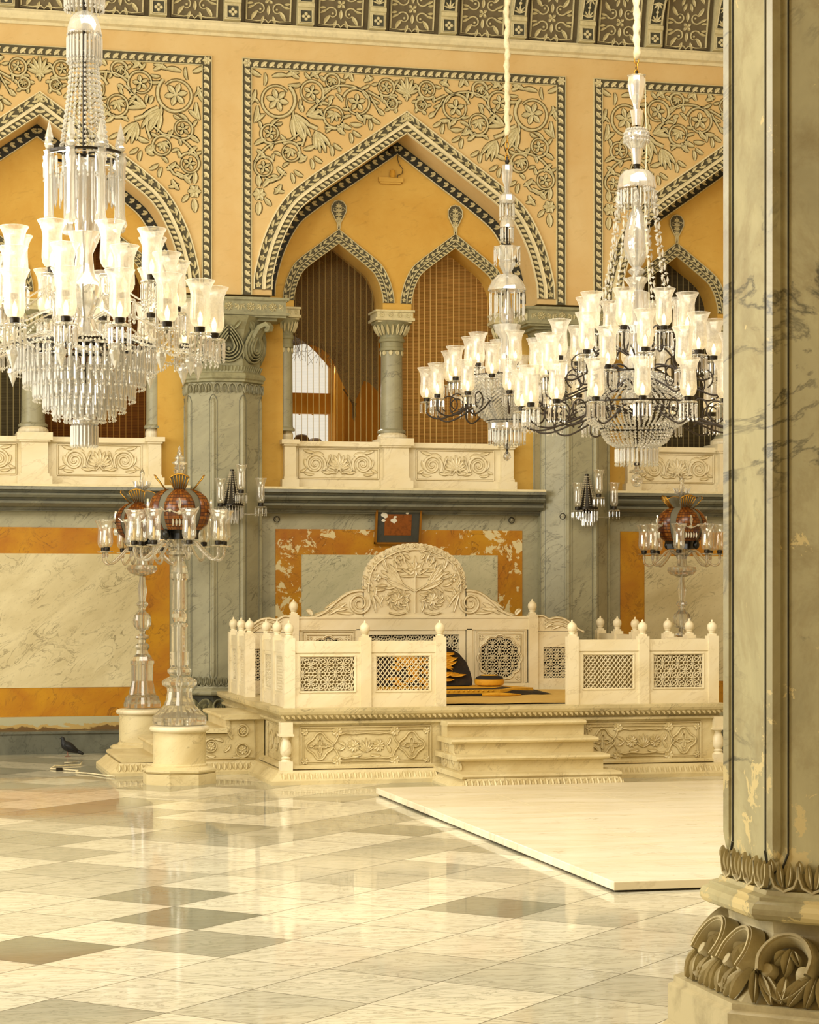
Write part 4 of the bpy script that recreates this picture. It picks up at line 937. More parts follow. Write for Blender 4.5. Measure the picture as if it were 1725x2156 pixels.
# ---------------------------------------------------------------- throne platform, steps, railings, throne back
PX0, PX1, PY0, PY1, PZ = 3.42, 7.68, 19.06, 22.75, .672
def platform():
    t = thing('marble_platform', 'raised carved marble throne platform with moulded slab top', 'platform', (0, 0, 0))
    ins = .10
    m = MB(); m.box(PX0+ins, PX1-ins, PY0+ins-.02, PY1, .12, .60); m.build('platform_body', 'white2', t)
    def ring(prof, name, mat): # prof: (outset from body line, z)
        m = MB(); vs = []; n = len(prof)
        for o_, z in prof: vs += [(PX0+ins-o_, PY1, z), (PX0+ins-o_, PY0+ins-o_, z), (PX1-ins+o_, PY0+ins-o_, z), (PX1-ins+o_, PY1, z)]
        m.add(vs, [(4*i+j, 4*i+j+1, 4*i+5+j, 4*i+4+j) for i in range(n-1) for j in range(3)]+[(4*(n-1), 4*(n-1)+1, 4*(n-1)+2, 4*n-1)])
        return m.build(name, mat, t, fix=False)
    ring([(.19, 0), (.19, .035), (.17, .05), (.12, .105), (.11, .12), (.0, .12)], 'plinth_moulding', 'white2')
    ring([(.0, .12), (.06, .13), (.06, .15), (.03, .16), (.0, .165)], 'lower_fillet', 'white2')
    ring([(.0, .50), (.02, .51), (.03, .525), (.06, .535), (.06, .555), (.03, .565), (.05, .585), (.10, .62), (.11, .645), (.11, PZ), (.0, PZ)], 'slab', 'slab')
    r = Rel(front(0, 0, 0), .003)
    yf = PY0+ins-.10
    # leaf friezes along plinth and slab edge
    r.fr = (Vector((0, PY0+ins-.178, .036)), X, Vector((0, .055, .06)).normalized(), Vector((0, -.06, .055)).normalized())
    x = PX0+.02
    while x < PX1-.02:
        if x > 4.86 and x < 4.91: r.build('leaf_frieze', 'white2', t, umat='grime_shade'); f_ = r.fr; r = Rel(f_, .003); x = 6.28
        r.leaf(x, 0, pi/2, .085, .038, .012); r.leaf(x+.024, 0, pi/2, .075, .014, .010)
        x += .05
    r.build('leaf_frieze', 'white2', t, umat='grime_shade'); r = Rel(front(0, 0, 0), .003)
    r.fr = (Vector((0, PY0+.015, .60)), X, Z, -Y); x = PX0+.04
    while x < PX1-.04: r.leaf(x, -.02, pi/2+.5, .045, .024, .012); r.leaf(x+.02, .02, -pi/2+.5, .04, .018, .012); r.disc(x+.028, .0, .006, .01, 5); x += .05
    yb = PY0+ins-.021; r.build('leaf_frieze', 'white2', t, umat='grime_shade'); r = Rel(front(0, 0, 0), .003)
    for x0, x1 in ((3.62, 4.83), (6.30, 7.44)):
        r.fr = (Vector(((x0+x1)/2, yb, .33)), X, Z, -Y); w = (x1-x0)/2; h = .014
        r.frame(-w, w, -.17, .17, .014, .012); r.frame(-w+.03, w-.03, -.14, .14, .01, .01)
        for s_ in (-1, 1):
            u = s_*w*.70
            P = [Vector((u, 0))+V2(a)*(.105*(1+.16*cos(4*a))) for a in [2*pi*i/32 for i in range(33)]]; r.rib(P, .014, h)
            P = [Vector((u, 0))+V2(a)*(.065*(abs(cos(2*a))**1.5*.75+.28)) for a in [2*pi*i/32 for i in range(33)]]; r.rib(P, .01, h)
            for a in range(4): r.leaf(u+.06*cos(a*pi/2), .06*sin(a*pi/2), a*pi/2, .04, .02, h)
            r.flower(s_*.115, 0, .062, h, 10, 0, .5); r.flower(s_*w*.44, .13, .05, h, 7); r.flower(s_*w*.44, -.13, .05, h, 7); r.flower(s_*w*.93, .13, .035, h, 6); r.flower(s_*w*.93, -.13, .035, h, 6)
            r.rib([(0, .115), (s_*.12, .105), (s_*.19, .115), (s_*.25, .10), (s_*.27, .05), (s_*.31, .0), (s_*.27, -.05), (s_*.25, -.10), (s_*.19, -.115), (s_*.12, -.105), (0, -.115)], .013, h)
            r.leaf(s_*.19, .0, .8 if s_ > 0 else pi-.8, .08, .03, h, .8); r.leaf(s_*.19, 0, -.8 if s_ > 0 else pi+.8, .08, .03, h, -.8); r.leaf(s_*.04, -.08, -.3 if s_ > 0 else pi+.3, .1, .03, h, s_*.5)
        r.palm(0, -.06, pi/2, .13, .9, 7, .025, h, .3); r.build('carved_panel', 'white2', t, umat='grime_shade'); r = Rel(front(0, 0, 0), .003)
    # left side panel
    r.fr = (Vector((PX0+ins-.001, 19.75, .33)), -Y, Z, -X); r.frame(-.45, .45, -.17, .17, .014, .012); 
    for u in (-.28, 0, .28): r.scroll(u, 0, .1, u, 1, .02, .014, 6)
    r.build('carved_panel', 'white2', t, umat='grime_shade')
    for x in (PX0+.07, PX1-.07):
        m = MB(); m.box(x-.055, x+.055, PY0+.02, PY0+.13, .12, .20); m.box(x-.055, x+.055, PY0+.02, PY0+.13, .44, .55); m.box(x-.065, x+.065, PY0+.01, PY0+.14, .425, .445)
        m.lathe([(.05, .20), (.035, .215), (.045, .23), (.03, .245), (.05, .27), (.052, .30), (.045, .36), (.028, .40), (.04, .425)], x, PY0+.07, 16); m.build('corner_baluster', 'white', t, smooth='auto')
    return t
platform()
def steps_front():
    t = thing('front_steps', 'four-tread marble steps leading up to the gap in the throne railing', 'steps')
    x0, x1 = 4.93, 6.21
    # (nose y, tread z, side outset)
    T = [(18.08, .140, .05), (18.34, .275, .03), (18.60, .41, .01), (18.86, .55, -.02)]
    m = MB(); m.box(x0-.03, x1+.03, 18.12, 19.10, .10, .12)
    for i, (y, z, o_) in enumerate(T):
        m.box(x0-.01-o_*.2, x1+.01+o_*.2, y+.05, (T[i+1][0]+.05) if i < 3 else 19.12, .0, z-.045)
    m.build('risers', 'white2', t)
    for i, (y, z, o_) in enumerate(T):
        m = MB(); P = [(19.12, z-.045), (y+.03, z-.045), (y+.008, z-.038), (y, z-.022), (y+.008, z-.006), (y+.03, z), (19.12, z)]
        m.extrude_x(P, x0-.035-o_, x1+.035+o_); m.build('tread', 'white2', t, smooth='auto')
    m = MB(); a, b = x0-.02, x1+.02
    P = [(-.02, .0), (-.02, .02), (-.005, .035), (.055, .095), (.06, .10)]
    vs = []
    for o_, z in P: vs += [(a-.09+o_*1.2, 19.0, z), (a-.09+o_*1.2, 18.03+o_, z), (b+.09-o_*1.2, 18.03+o_, z), (b+.09-o_*1.2, 19.0, z)]
    n = len(P); m.add(vs, [(4*i+j, 4*i+j+1, 4*i+5+j, 4*i+4+j) for i in range(n-1) for j in range(3)]+[(4*n-4, 4*n-3, 4*n-2, 4*n-1)]); m.build('step_plinth', 'white2', t, fix=False)
    r = Rel((Vector((0, 18.02, .025)), X, Vector((0, .6, .8)), Vector((0, -.8, .6))), .003); x = x0-.07
    while x < x1+.08: r.leaf(x, 0, pi/2, .085, .042, .012); r.leaf(x+.026, .0, pi/2, .07, .014, .008); x += .052
    r.build('leaf_frieze', 'white2', t, umat='grime_shade')
    r = Rel((Vector((x0-.012, 18.75, .2)), -Y, Z, -X), .003)
    for u, v, q in ((-.15, .12, .08), (.1, .02, .07), (-.2, -.02, .07), (.32, -.03, .05)): r.scroll(u, v, q, v*9, 1, .016, .012, 5)
    r.build('side_carving', 'white2', t, umat='grime_shade')
steps_front()
def steps_left():
    t = thing('side_steps', 'marble side steps with scroll-carved flank behind the front pedestal', 'steps')
    y0, y1 = 20.36, 21.55; T = [(2.13, .165), (2.44, .30), (2.77, .43), (3.09, .555)]
    m = MB()
    for i, (x, z) in enumerate(T): m.box(x+.05, (T[i+1][0]+.05) if i < 3 else 3.51, y0+.02, y1-.02, 0, z-.04)
    m.build('risers', 'white2', t)
    for i, (x, z) in enumerate(T):
        m = MB(); P = [(3.56, z-.045), (x+.03, z-.045), (x+.008, z-.038), (x, z-.022), (x+.008, z-.006), (x+.03, z), (3.56, z)]; n = len(P)
        vs = [(a, y0-.03, b) for a, b in P]+[(a, y1+.03, b) for a, b in P]
        if i < 3: vs = [(min(a, T[i+1][0]+.06), y, b) for a, y, b in vs]
        m.add(vs, [(k, (k+1) % n, n+(k+1) % n, n+k) for k in range(n)]+[tuple(range(n)), tuple(range(2*n-1, n-1, -1))]); m.build('tread', 'white2', t, smooth='auto')
    m = MB(); P = [(-.06, 0), (-.06, .03), (-.04, .045), (.02, .10), (.03, .115)]; vs = []
    for o_, z in P: vs += [(3.40, y0-.06+o_, z), (2.10+o_, y0-.06+o_, z), (2.10+o_, y1+.06-o_, z), (3.40, y1+.06-o_, z)]
    n = len(P); m.add(vs, [(4*i+j, 4*i+j+1, 4*i+5+j, 4*i+4+j) for i in range(n-1) for j in range(3)]+[(4*n-4, 4*n-3, 4*n-2, 4*n-1)]); m.build('step_plinth', 'white2', t, fix=False)
    r = Rel((Vector((0, y0-.105, .04)), X, Vector((0, .6, .8)), Vector((0, -.8, .6))), .003); x = 2.12
    while x < 3.38: r.leaf(x, 0, pi/2, .085, .038, .012); x += .052
    r.fr = (Vector((0, y0+.018, 0)), X, Z, -Y)
    r.rib([(2.5, .14), (3.42, .14), (3.42, .50), (3.18, .50), (3.18, .37), (2.86, .37), (2.86, .25), (2.5, .25)], .012, .01)
    for x, z, q, a in ((3.30, .22, .075, 0), (3.30, .40, .06, 2), (3.0, .26, .07, 1), (2.70, .2, .045, 3)): r.scroll(x, z, q, a, 1 if a % 2 else -1, .018, .014, 7)
    for x, z, a in ((3.12, .2, .6), (2.88, .22, 2.6), (3.2, .32, 1.9), (3.12, .3, 2.6), (2.95, .18, -.4), (3.2, .16, -.3)): r.leaf(x, z, a, .1, .035, .012, .6)
    r.build('scroll_carving', 'white2', t, umat='grime_shade')
steps_left()
# ---- pierced lattice patterns, as bars on a plane
def jali_diamond(r, w, h, st):
    n = int((w+h)/st)+2
    for s_ in (-1, 1):
        for k in range(-n, n+1):
            c = k*st*1.0 # line u*1.25*s_ + v = c
            pts = []
            for u in (-w/2, w/2):
                v = c-s_*1.25*u
                if abs(v) <= h/2: pts.append((u, v))
            for v in (-h/2, h/2):
                u = (c-v)/(1.25*s_)
                if abs(u) < w/2: pts.append((u, v))
            if len(pts) >= 2 and hypot(pts[0][0]-pts[1][0], pts[0][1]-pts[1][1]) > .01: r.rib([pts[0], pts[1]], .0095, .012)
def clipseg(P, w, h):
    out = []; cur = []
    for p in P:
        if abs(p[0]) <= w/2 and abs(p[1]) <= h/2: cur.append(p)
        else:
            if len(cur) > 1: out.append(cur)
            cur = []
    if len(cur) > 1: out.append(cur)
    return out
def jali_star(r, w, h, st, wd=.0085, inside=None):
    nx, ny = int(w/st)//2+2, int(h/st)//2+2
    def emit_(P):
        for seg in clipseg(P, w, h):
            if inside:
                cur = []
                for p in seg+[None]:
                    if p is not None and inside(p): cur.append(p)
                    else:
                        if len(cur) > 1: r.rib(cur, wd, .012)
                        cur = []
            else: r.rib(seg, wd, .012)
    for i in range(-nx, nx+1):
        for j in range(-ny, ny+1):
            u, v = i*st, j*st*1.0
            if (i+j) % 2 == 0:
                emit_([(u+st*.92*cos(a), v+st*.92*sin(a)) for a in [2*pi*k/20 for k in range(21)]])
                for k in range(3):
                    a = k*pi/3+pi/6; emit_([(u+st*.95*t*cos(a), v+st*.95*t*sin(a)) for t in (-1, -.75, -.5, -.25)]); emit_([(u+st*.95*t*cos(a), v+st*.95*t*sin(a)) for t in (.25, .5, .75, 1)])
                emit_([(u+st*.25*cos(a), v+st*.25*sin(a)) for a in [2*pi*k/8 for k in range(9)]])
def post(mb, x, y, z0, z1, w=.05):
    mb.box(x-w, x+w, y-w, y+w, z0, z1)
def finial(parent, x, y, z, k=1):
    m = MB(); m.box(x-.033*k, x+.033*k, y-.033*k, y+.033*k, z, z+.02*k)
    m.lathe([(.03*k, z+.02*k), (.026*k, z+.03*k), (.034*k, z+.036*k), (.03*k, z+.042*k), (.040*k, z+.055*k), (.046*k, z+.08*k), (.043*k, z+.105*k), (.028*k, z+.125*k), (.010*k, z+.135*k), (.010*k, z+.142*k), (.007*k, z+.152*k), (0, z+.158*k)], x, y, 16)
    m.build('finial', 'white', parent, smooth='auto')
def railing(name, label, p0, p1, n, kinds, z0=PZ, H=.60, ends=(True, True), group='pierced marble railings around the throne', zp=.63):
    """posts with ball finials, framed panels with a pierced lattice"""
    t = thing(name, label, 'railing', (p0[0], p0[1], z0), atan2(p1[1]-p0[1], p1[0]-p0[0]), group)
    L = hypot(p1[0]-p0[0], p1[1]-p0[1]); st = L/n
    for i in range(n+1):
        if (i == 0 and not ends[0]) or (i == n and not ends[1]): continue
        m = MB(); post(m, i*st, 0, 0, zp); m.build('post', 'white', t); finial(t, i*st, 0, zp)
    for i in range(n):
        a, b = i*st+.05, (i+1)*st-.05; w = b-a; k = kinds[i % len(kinds)]
        fw = .055 if w > .4 else .035; zl, zh = .15, .42
        m = MB(); m.box(a, b, -.035, .035, H-.105, H); m.box(a, b, -.035, .035, 0, .105)
        m.box(a, a+fw, -.025, .025, .105, H-.105); m.box(b-fw, b, -.025, .025, .105, H-.105); m.box(a+fw, b-fw, -.025, .025, .105, zl); m.box(a+fw, b-fw, -.025, .025, zh+.035, H-.105)
        m.build('panel_frame', 'white', t)
        r = Rel((Vector(((a+b)/2, -.006, (zl+zh+.035)/2)), X, Z, -Y)); jw, jh = w-2*fw, zh+.035-zl
        if k in 'dD':
            jali_diamond(r, jw, jh, .052)
            if k == 'D': g = MB(); g.box(a+fw, b-fw, .012, .02, zl, zh+.035); g.build('recessed_ground', 'grime_shade', t)
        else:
            jali_star(r, jw, jh, .075, .0105); g = MB(); g.box(a+fw, b-fw, .012, .02, zl, zh+.035); g.build('recessed_ground', 'grime_shade', t)
        r.build('lattice_screen', 'white', t)
        r = Rel((Vector(((a+b)/2, -.0255, (zl+zh+.035)/2)), X, Z, -Y)); r.frame(-jw/2-.012, jw/2+.012, -jh/2-.012, jh/2+.012, .012, .008); r.build('panel_bead', 'white', t)
    return t
yF = 19.26
railing('pierced_railing', 'front pierced railing left of the central gap, with star and diamond lattice', (3.54, yF), (4.945, yF), 2, 'sd')
railing('pierced_railing', 'front pierced railing right of the central gap, with diamond then star lattice', (6.215, yF), (7.60, yF), 2, 'Ds')
railing('pierced_railing', 'short receding side railing at the near left corner of the platform', (3.54, 20.45), (3.54, yF+.0), 2, 'sd', ends=(True, False))
railing('pierced_railing', 'short receding side railing at the far left corner of the platform', (3.54, 22.45), (3.54, 21.42), 2, 'sd')
railing('pierced_railing', 'near right side railing seen only as ball finials beside the right candelabrum', (7.60, yF), (7.60, 20.45), 2, 'sd', ends=(False, True))
railing('pierced_railing', 'far right side railing seen only as ball finials before the grey column', (7.60, 21.42), (7.60, 22.55), 2, 'sd')
def throne_back():
    yb = 22.12; cx = 5.41; hw = 1.29
    t = thing('throne_back', 'white marble throne back with carved sunburst fan, scrolls and pierced rosettes', 'throne', (cx, yb, PZ))
    z = lambda v: v-PZ
    # crest outline (right half), heights in metres
    R_ = [(1.21, 1.465), (1.09, 1.468), (.955, 1.53), (.83, 1.64), (.71, 1.72), (.60, 1.745), (.555, 1.74)]
    fan = [(.555, 1.74), (.545, 1.87), (.505, 1.99), (.415, 2.09), (.25, 2.18), (.12, 2.215), (0, 2.222)]
    A = catmull(R_, 4); B = catmull(fan, 5)
    sc_ = [Vector((p.x*(1+.012*(i % 2)), (p.y-1.47)*(1+.012*(i % 2))+1.47)) for i, p in enumerate(B)]
    half = [Vector((p.x, p.y)) for p in A]+sc_[1:]
    poly = [(0-p.x, z(p.y)) for p in half]+[(p.x, z(p.y)) for p in half[::-1][1:]]
    m = MB(); O, U, V, N = front(0, 0, 0); n = len(half)
    # build as vertical strips so the outline stays crisp
    top = poly; base = z(1.45)
    vs = []
    for u, v in top: vs += [(u, 0, v), (u, .07, v), (u, 0, base), (u, .07, base)]
    fs = []
    for i in range(len(top)-1):
        a, b = 4*i, 4*i+4
        fs += [(a, b, b+1, a+1), (a, b, b+2, a+2), (a+1, b+1, b+3, a+3)]
    m.add(vs, fs); m.build('crest', 'white', t, fix=False)
    m = MB(); m.box(-hw+.04, hw-.04, -.012, .08, z(1.32), z(1.45)); m.box(-hw+.04, hw-.04, -.02, .085, z(1.44), z(1.46))
    for a, b in ((-.62, -.58), (.57, .61)): m.box(a-.01, b+.01, -.012, .07, 0, z(1.33))
    m.box(-hw, hw, -.01, .07, 0, .08); m.build('rail', 'white', t)
    for s_ in (-1, 1):
        m = MB(); post(m, s_*hw, .02, 0, z(1.48)); m.build('post', 'white', t); finial(t, s_*hw, .02, z(1.48), 1.05)
    # relief of crest
    r = Rel(front(0, -.001, 0), .0035); h = .02
    ins = [(p.x*.90, z(1.47+(p.y-1.47)*.92)) for p in B]
    r.rib([(p[0], p[1]) for p in ins]+[(-p[0], p[1]) for p in ins[::-1][1:]], .016, h)
    pts, st = resample([Vector((p.x*.95, z(1.47+(p.y-1.47)*.96))) for p in B], .055)
    for s_ in (-1, 1):
        for k, (p, a) in enumerate(pts):
            r.leaf(s_*p[0], p[1]-.01, (a if s_ > 0 else pi-a)+s_*.9*(1 if k % 2 else -1), .055, .026, h, .6); r.disc(s_*p[0], p[1]+.012, .008, h, 6)
        # scroll wings
        r.rib([(s_*p.x, z(p.y)-.014) for p in A], .024, h)
        r.spiral(s_*.60, z(1.60), .12, .02, pi/2+s_*1.2, s_*1.9, .024, h, 34); r.leaf(s_*.74, z(1.60), (-.5 if s_ > 0 else pi+.5), .22, .05, h, -s_*.2); r.leaf(s_*.72, z(1.55), (-.15 if s_ > 0 else pi+.15), .2, .045, h, s_*.2)
        r.leaf(s_*.80, z(1.65), (-.6 if s_ > 0 else pi+.6), .2, .03, h, s_*.1); r.leaf(s_*.9, z(1.53), (-.35 if s_ > 0 else pi+.35), .2, .03, h, s_*.2); r.leaf(s_*.66, z(1.49), (.1 if s_ > 0 else pi-.1), .2, .035, h, 0)
        r.leaf(s_*1.1, z(1.475), 1.2 if s_ > 0 else pi-1.2, .09, .05, h, -s_*1.2)
        # plant: flowers, fronds
        r.flower(s_*.19, z(1.64), .075, h, 9, 0, .5)
        for a in [i*pi/6 for i in range(12)]: r.leaf(s_*.19+.085*cos(a), z(1.64)+.07*sin(a), a+.9, .07, .026, h, .8)
        r.rib([(s_*.10, z(1.50)), (s_*.19, z(1.478)), (s_*.28, z(1.50))], .014, h)
        for k, (a, l) in enumerate(((.25, .30), (.55, .30), (.85, .28), (1.15, .26))):
            aa = a if s_ > 0 else pi-a; x0, z0 = s_*(.06+.03*k), z(1.74)+.02*k
            r.leaf(x0, z0, aa, l, .055, h, s_*(.5-.3*k)); r.leaf(x0+.12*cos(aa), z0+.12*sin(aa)+.02, aa+s_*.3, l*.5, .03, h, -s_*.4)
        r.rib([(0, z(1.72)), (s_*.14, z(1.80)), (s_*.24, z(1.84)), (s_*.36, z(1.87))], .014, h); r.flower(s_*.41, z(1.87), .05, h, 5)
        r.spiral(s_*.17, z(2.07), .05, .015, -pi/2, s_*1.1, .016, h, 14); r.leaf(s_*.30, z(1.95), 1.0 if s_ > 0 else pi-1.0, .14, .04, h, s_*.8); r.leaf(s_*.12, z(2.02), 1.6, .14, .035, h, -s_*1.2); r.leaf(s_*.06, z(2.13), .6 if s_ > 0 else pi-.6, .08, .03, h, .3)
        r.leaf(s_*.36, z(1.56), 1.2 if s_ > 0 else pi-1.2, .24, .04, h, -s_*.8); r.leaf(s_*.42, z(1.5), 1.4 if s_ > 0 else pi-1.4, .26, .035, h, -s_*.3); r.leaf(s_*.32, z(1.74), .1 if s_ > 0 else pi-.1, .13, .035, h, -s_*.5); r.leaf(s_*.06, z(1.5), 1.1 if s_ > 0 else pi-1.1, .14, .03, h, s_*.6)
    rn = random.Random(12)
    for s_ in (-1, 1):
        for (x, v, a, l) in ((.12, 1.93, .3, .13), (.15, 1.99, .9, .12), (.2, 1.78, -.3, .13), (.3, 1.78, .2, .12), (.46, 1.76, 1.3, .12), (.44, 1.66, 1.8, .12), (.34, 1.68, -1.0, .1), (.05, 1.62, .4, .08), (.05, 1.7, -.4, .09), (.36, 2.0, 2.0, .1), (.24, 2.08, .2, .08), (.43, 1.94, 1.6, .08), (.06, 2.06, .9, .08), (.3, 1.9, .6, .08)):
            r.leaf(s_*x, z(v), a if s_ > 0 else pi-a, l, .034, h, s_*rn.uniform(-.8, .8))
    r.flower(0, z(1.96), .085, h*1.2, 8, 0, .6); r.rib([(0, z(1.50)), (0, z(1.88))], .014, h); r.palm(0, z(1.88), pi/2, .22, 1.5, 7, .03, h*.8, .2)
    r.build('crest_carving', 'white', t, umat='grime_shade', uname='crest_carving_edge')
    # middle pierced panel and the two rosettes
    m = MB(); x0, x1 = -.56, .55
    for a in ((x0, x1, z(1.27), z(1.33)), (x0, x1, .08, .14), (x0, x0+.07, .14, z(1.27)), (x1-.07, x1, .14, z(1.27))): m.box(a[0], a[1], 0, .06, a[2], a[3])
    m.build('panel_frame', 'white', t)
    r = Rel(front(-.005, .03, (.14+z(1.27))/2)); jali_star(r, .98, z(1.27)-.14, .08, .0105); r.build('lattice_screen', 'white', t); g = MB(); g.box(-.5, .5, .05, .058, .13, z(1.28)); g.build('shade_backing', 'blackpaint', t)  # black sheet painting the shade behind the pierced lattice
    for s_ in (-1, 1):
        cxx = s_*.925; a, b = cxx-.305, cxx+.30; zb, zt, zc = .08, z(1.33), z(1.02); n = 96; Rr = .215
        def rr(t_): return Rr*(1+.10*abs(cos(6*t_))-.05)
        inn = [(cxx+rr(2*pi*k/n)*cos(2*pi*k/n), zc+rr(2*pi*k/n)*sin(2*pi*k/n)) for k in range(n)]
        out = []
        for k in range(n):
            c_, s2 = cos(2*pi*k/n), sin(2*pi*k/n); q = min((b-cxx)/c_ if c_ > 1e-6 else ((a-cxx)/c_ if c_ < -1e-6 else 9), (zt-zc)/s2 if s2 > 1e-6 else ((zb-zc)/s2 if s2 < -1e-6 else 9)); out.append((cxx+q*c_, zc+q*s2))
        m = MB(); m.add([(u, .0, v) for u, v in inn]+[(u, .0, v) for u, v in out]+[(u, .05, v) for u, v in inn]+[(u, .05, v) for u, v in out], [(k, (k+1) % n, n+(k+1) % n, n+k) for k in range(n)]+[(2*n+k, 2*n+(k+1) % n, 3*n+(k+1) % n, 3*n+k) for k in range(n)]+[(k, (k+1) % n, 2*n+(k+1) % n, 2*n+k) for k in range(n)])
        for u in (a, b):
            for v in (zb, zt): pass
        m.build('rosette_panel', 'white', t, fix=False)
        r = Rel(front(cxx, .02, zc)); g = MB(); g.lathe([(.23, 0), (.23, .006)], 0, 0, 32); g.v = [(a_+cxx, .045+c_, b_+zc) for a_, b_, c_ in g.v]; g.build('shade_backing', 'blackpaint', t); jali_star(r, .5, .5, .072, .0095, inside=lambda p: hypot(p[0], p[1]) < rr(atan2(p[1], p[0]))); r.build('rosette_lattice', 'white', t)  # black disc paints the shade behind the rosette holes
        r = Rel(front(cxx, -.001, zc), .003); P = [Vector((0, 0))+V2(2*pi*k/n)*(rr(2*pi*k/n)+.02) for k in range(n+1)]; r.rib(P, .014, .014); r.frame(-.235, .235, -.26, .25, .010, .010); r.frame(-.27, .27, -.295, .285, .012, .012)
        for a_ in range(4):
            u, v = .2*(1 if a_ in (0, 3) else -1), .215*(1 if a_ < 2 else -1); r.flower(u, v, .03, .01, 4); 
        r.build('rosette_border', 'white', t, umat='grime_shade')
    # low outer wings with scroll shoulders
    for s_ in (-1, 1):
        a, b = sorted((s_*(hw+.05), s_*1.79)); m = MB(); zt = z(1.22)
        m.box(a, b, 0, .05, zt, z(1.30)); m.box(a, b, .0, .05, zt-.09, zt); m.box(a, b, 0, .05, 0, .13); m.box(a, a+.07, 0, .05, .13, zt-.09); m.box(b-.07, b, 0, .05, .13, zt-.09); m.build('wing_frame', 'white', t)
        r = Rel(front((a+b)/2, .025, (.13+zt-.09)/2)); jali_star(r, b-a-.14, zt-.22, .066, .011); g = MB(); g.box(a+.06, b-.06, .045, .05, .12, zt-.08); g.build('shade_backing', 'blackpaint', t); r.build('wing_lattice', 'white', t)  # black sheet paints the shade behind the wing lattice
        P = [(1.32, 1.47), (1.40, 1.475), (1.47, 1.44), (1.55, 1.455), (1.64, 1.44), (1.72, 1.39), (1.80, 1.33), (1.86, 1.30)]; C_ = catmull(P, 3)
        m = MB(); vs = []
        for p in C_: vs += [(s_*p.x, 0, z(p.y)), (s_*p.x, .05, z(p.y)), (s_*p.x, 0, z(1.295)), (s_*p.x, .05, z(1.295))]
        m.add(vs, [f for i in range(len(C_)-1) for f in ((4*i, 4*i+4, 4*i+5, 4*i+1), (4*i, 4*i+4, 4*i+6, 4*i+2), (4*i+1, 4*i+5, 4*i+7, 4*i+3))]); m.build('wing_crest', 'white', t, fix=False)
        r = Rel(front(0, -.001, 0), .003); r.rib([(s_*p.x, z(p.y)-.01) for p in C_], .02, .02)
        for q, w_ in ((.045, .014), (.085, .012)): r.rib([(s_*p.x, z(max(1.30, p.y-q))) for p in C_[4:22]], w_, .014)
        r.leaf(s_*1.42, z(1.33), .9 if s_ > 0 else pi-.9, .12, .04, .014, -s_); r.leaf(s_*1.5, z(1.32), .6 if s_ > 0 else pi-.6, .14, .04, .014, -s_*.6); r.build('wing_carving', 'white', t, umat='grime_shade')
throne_back()
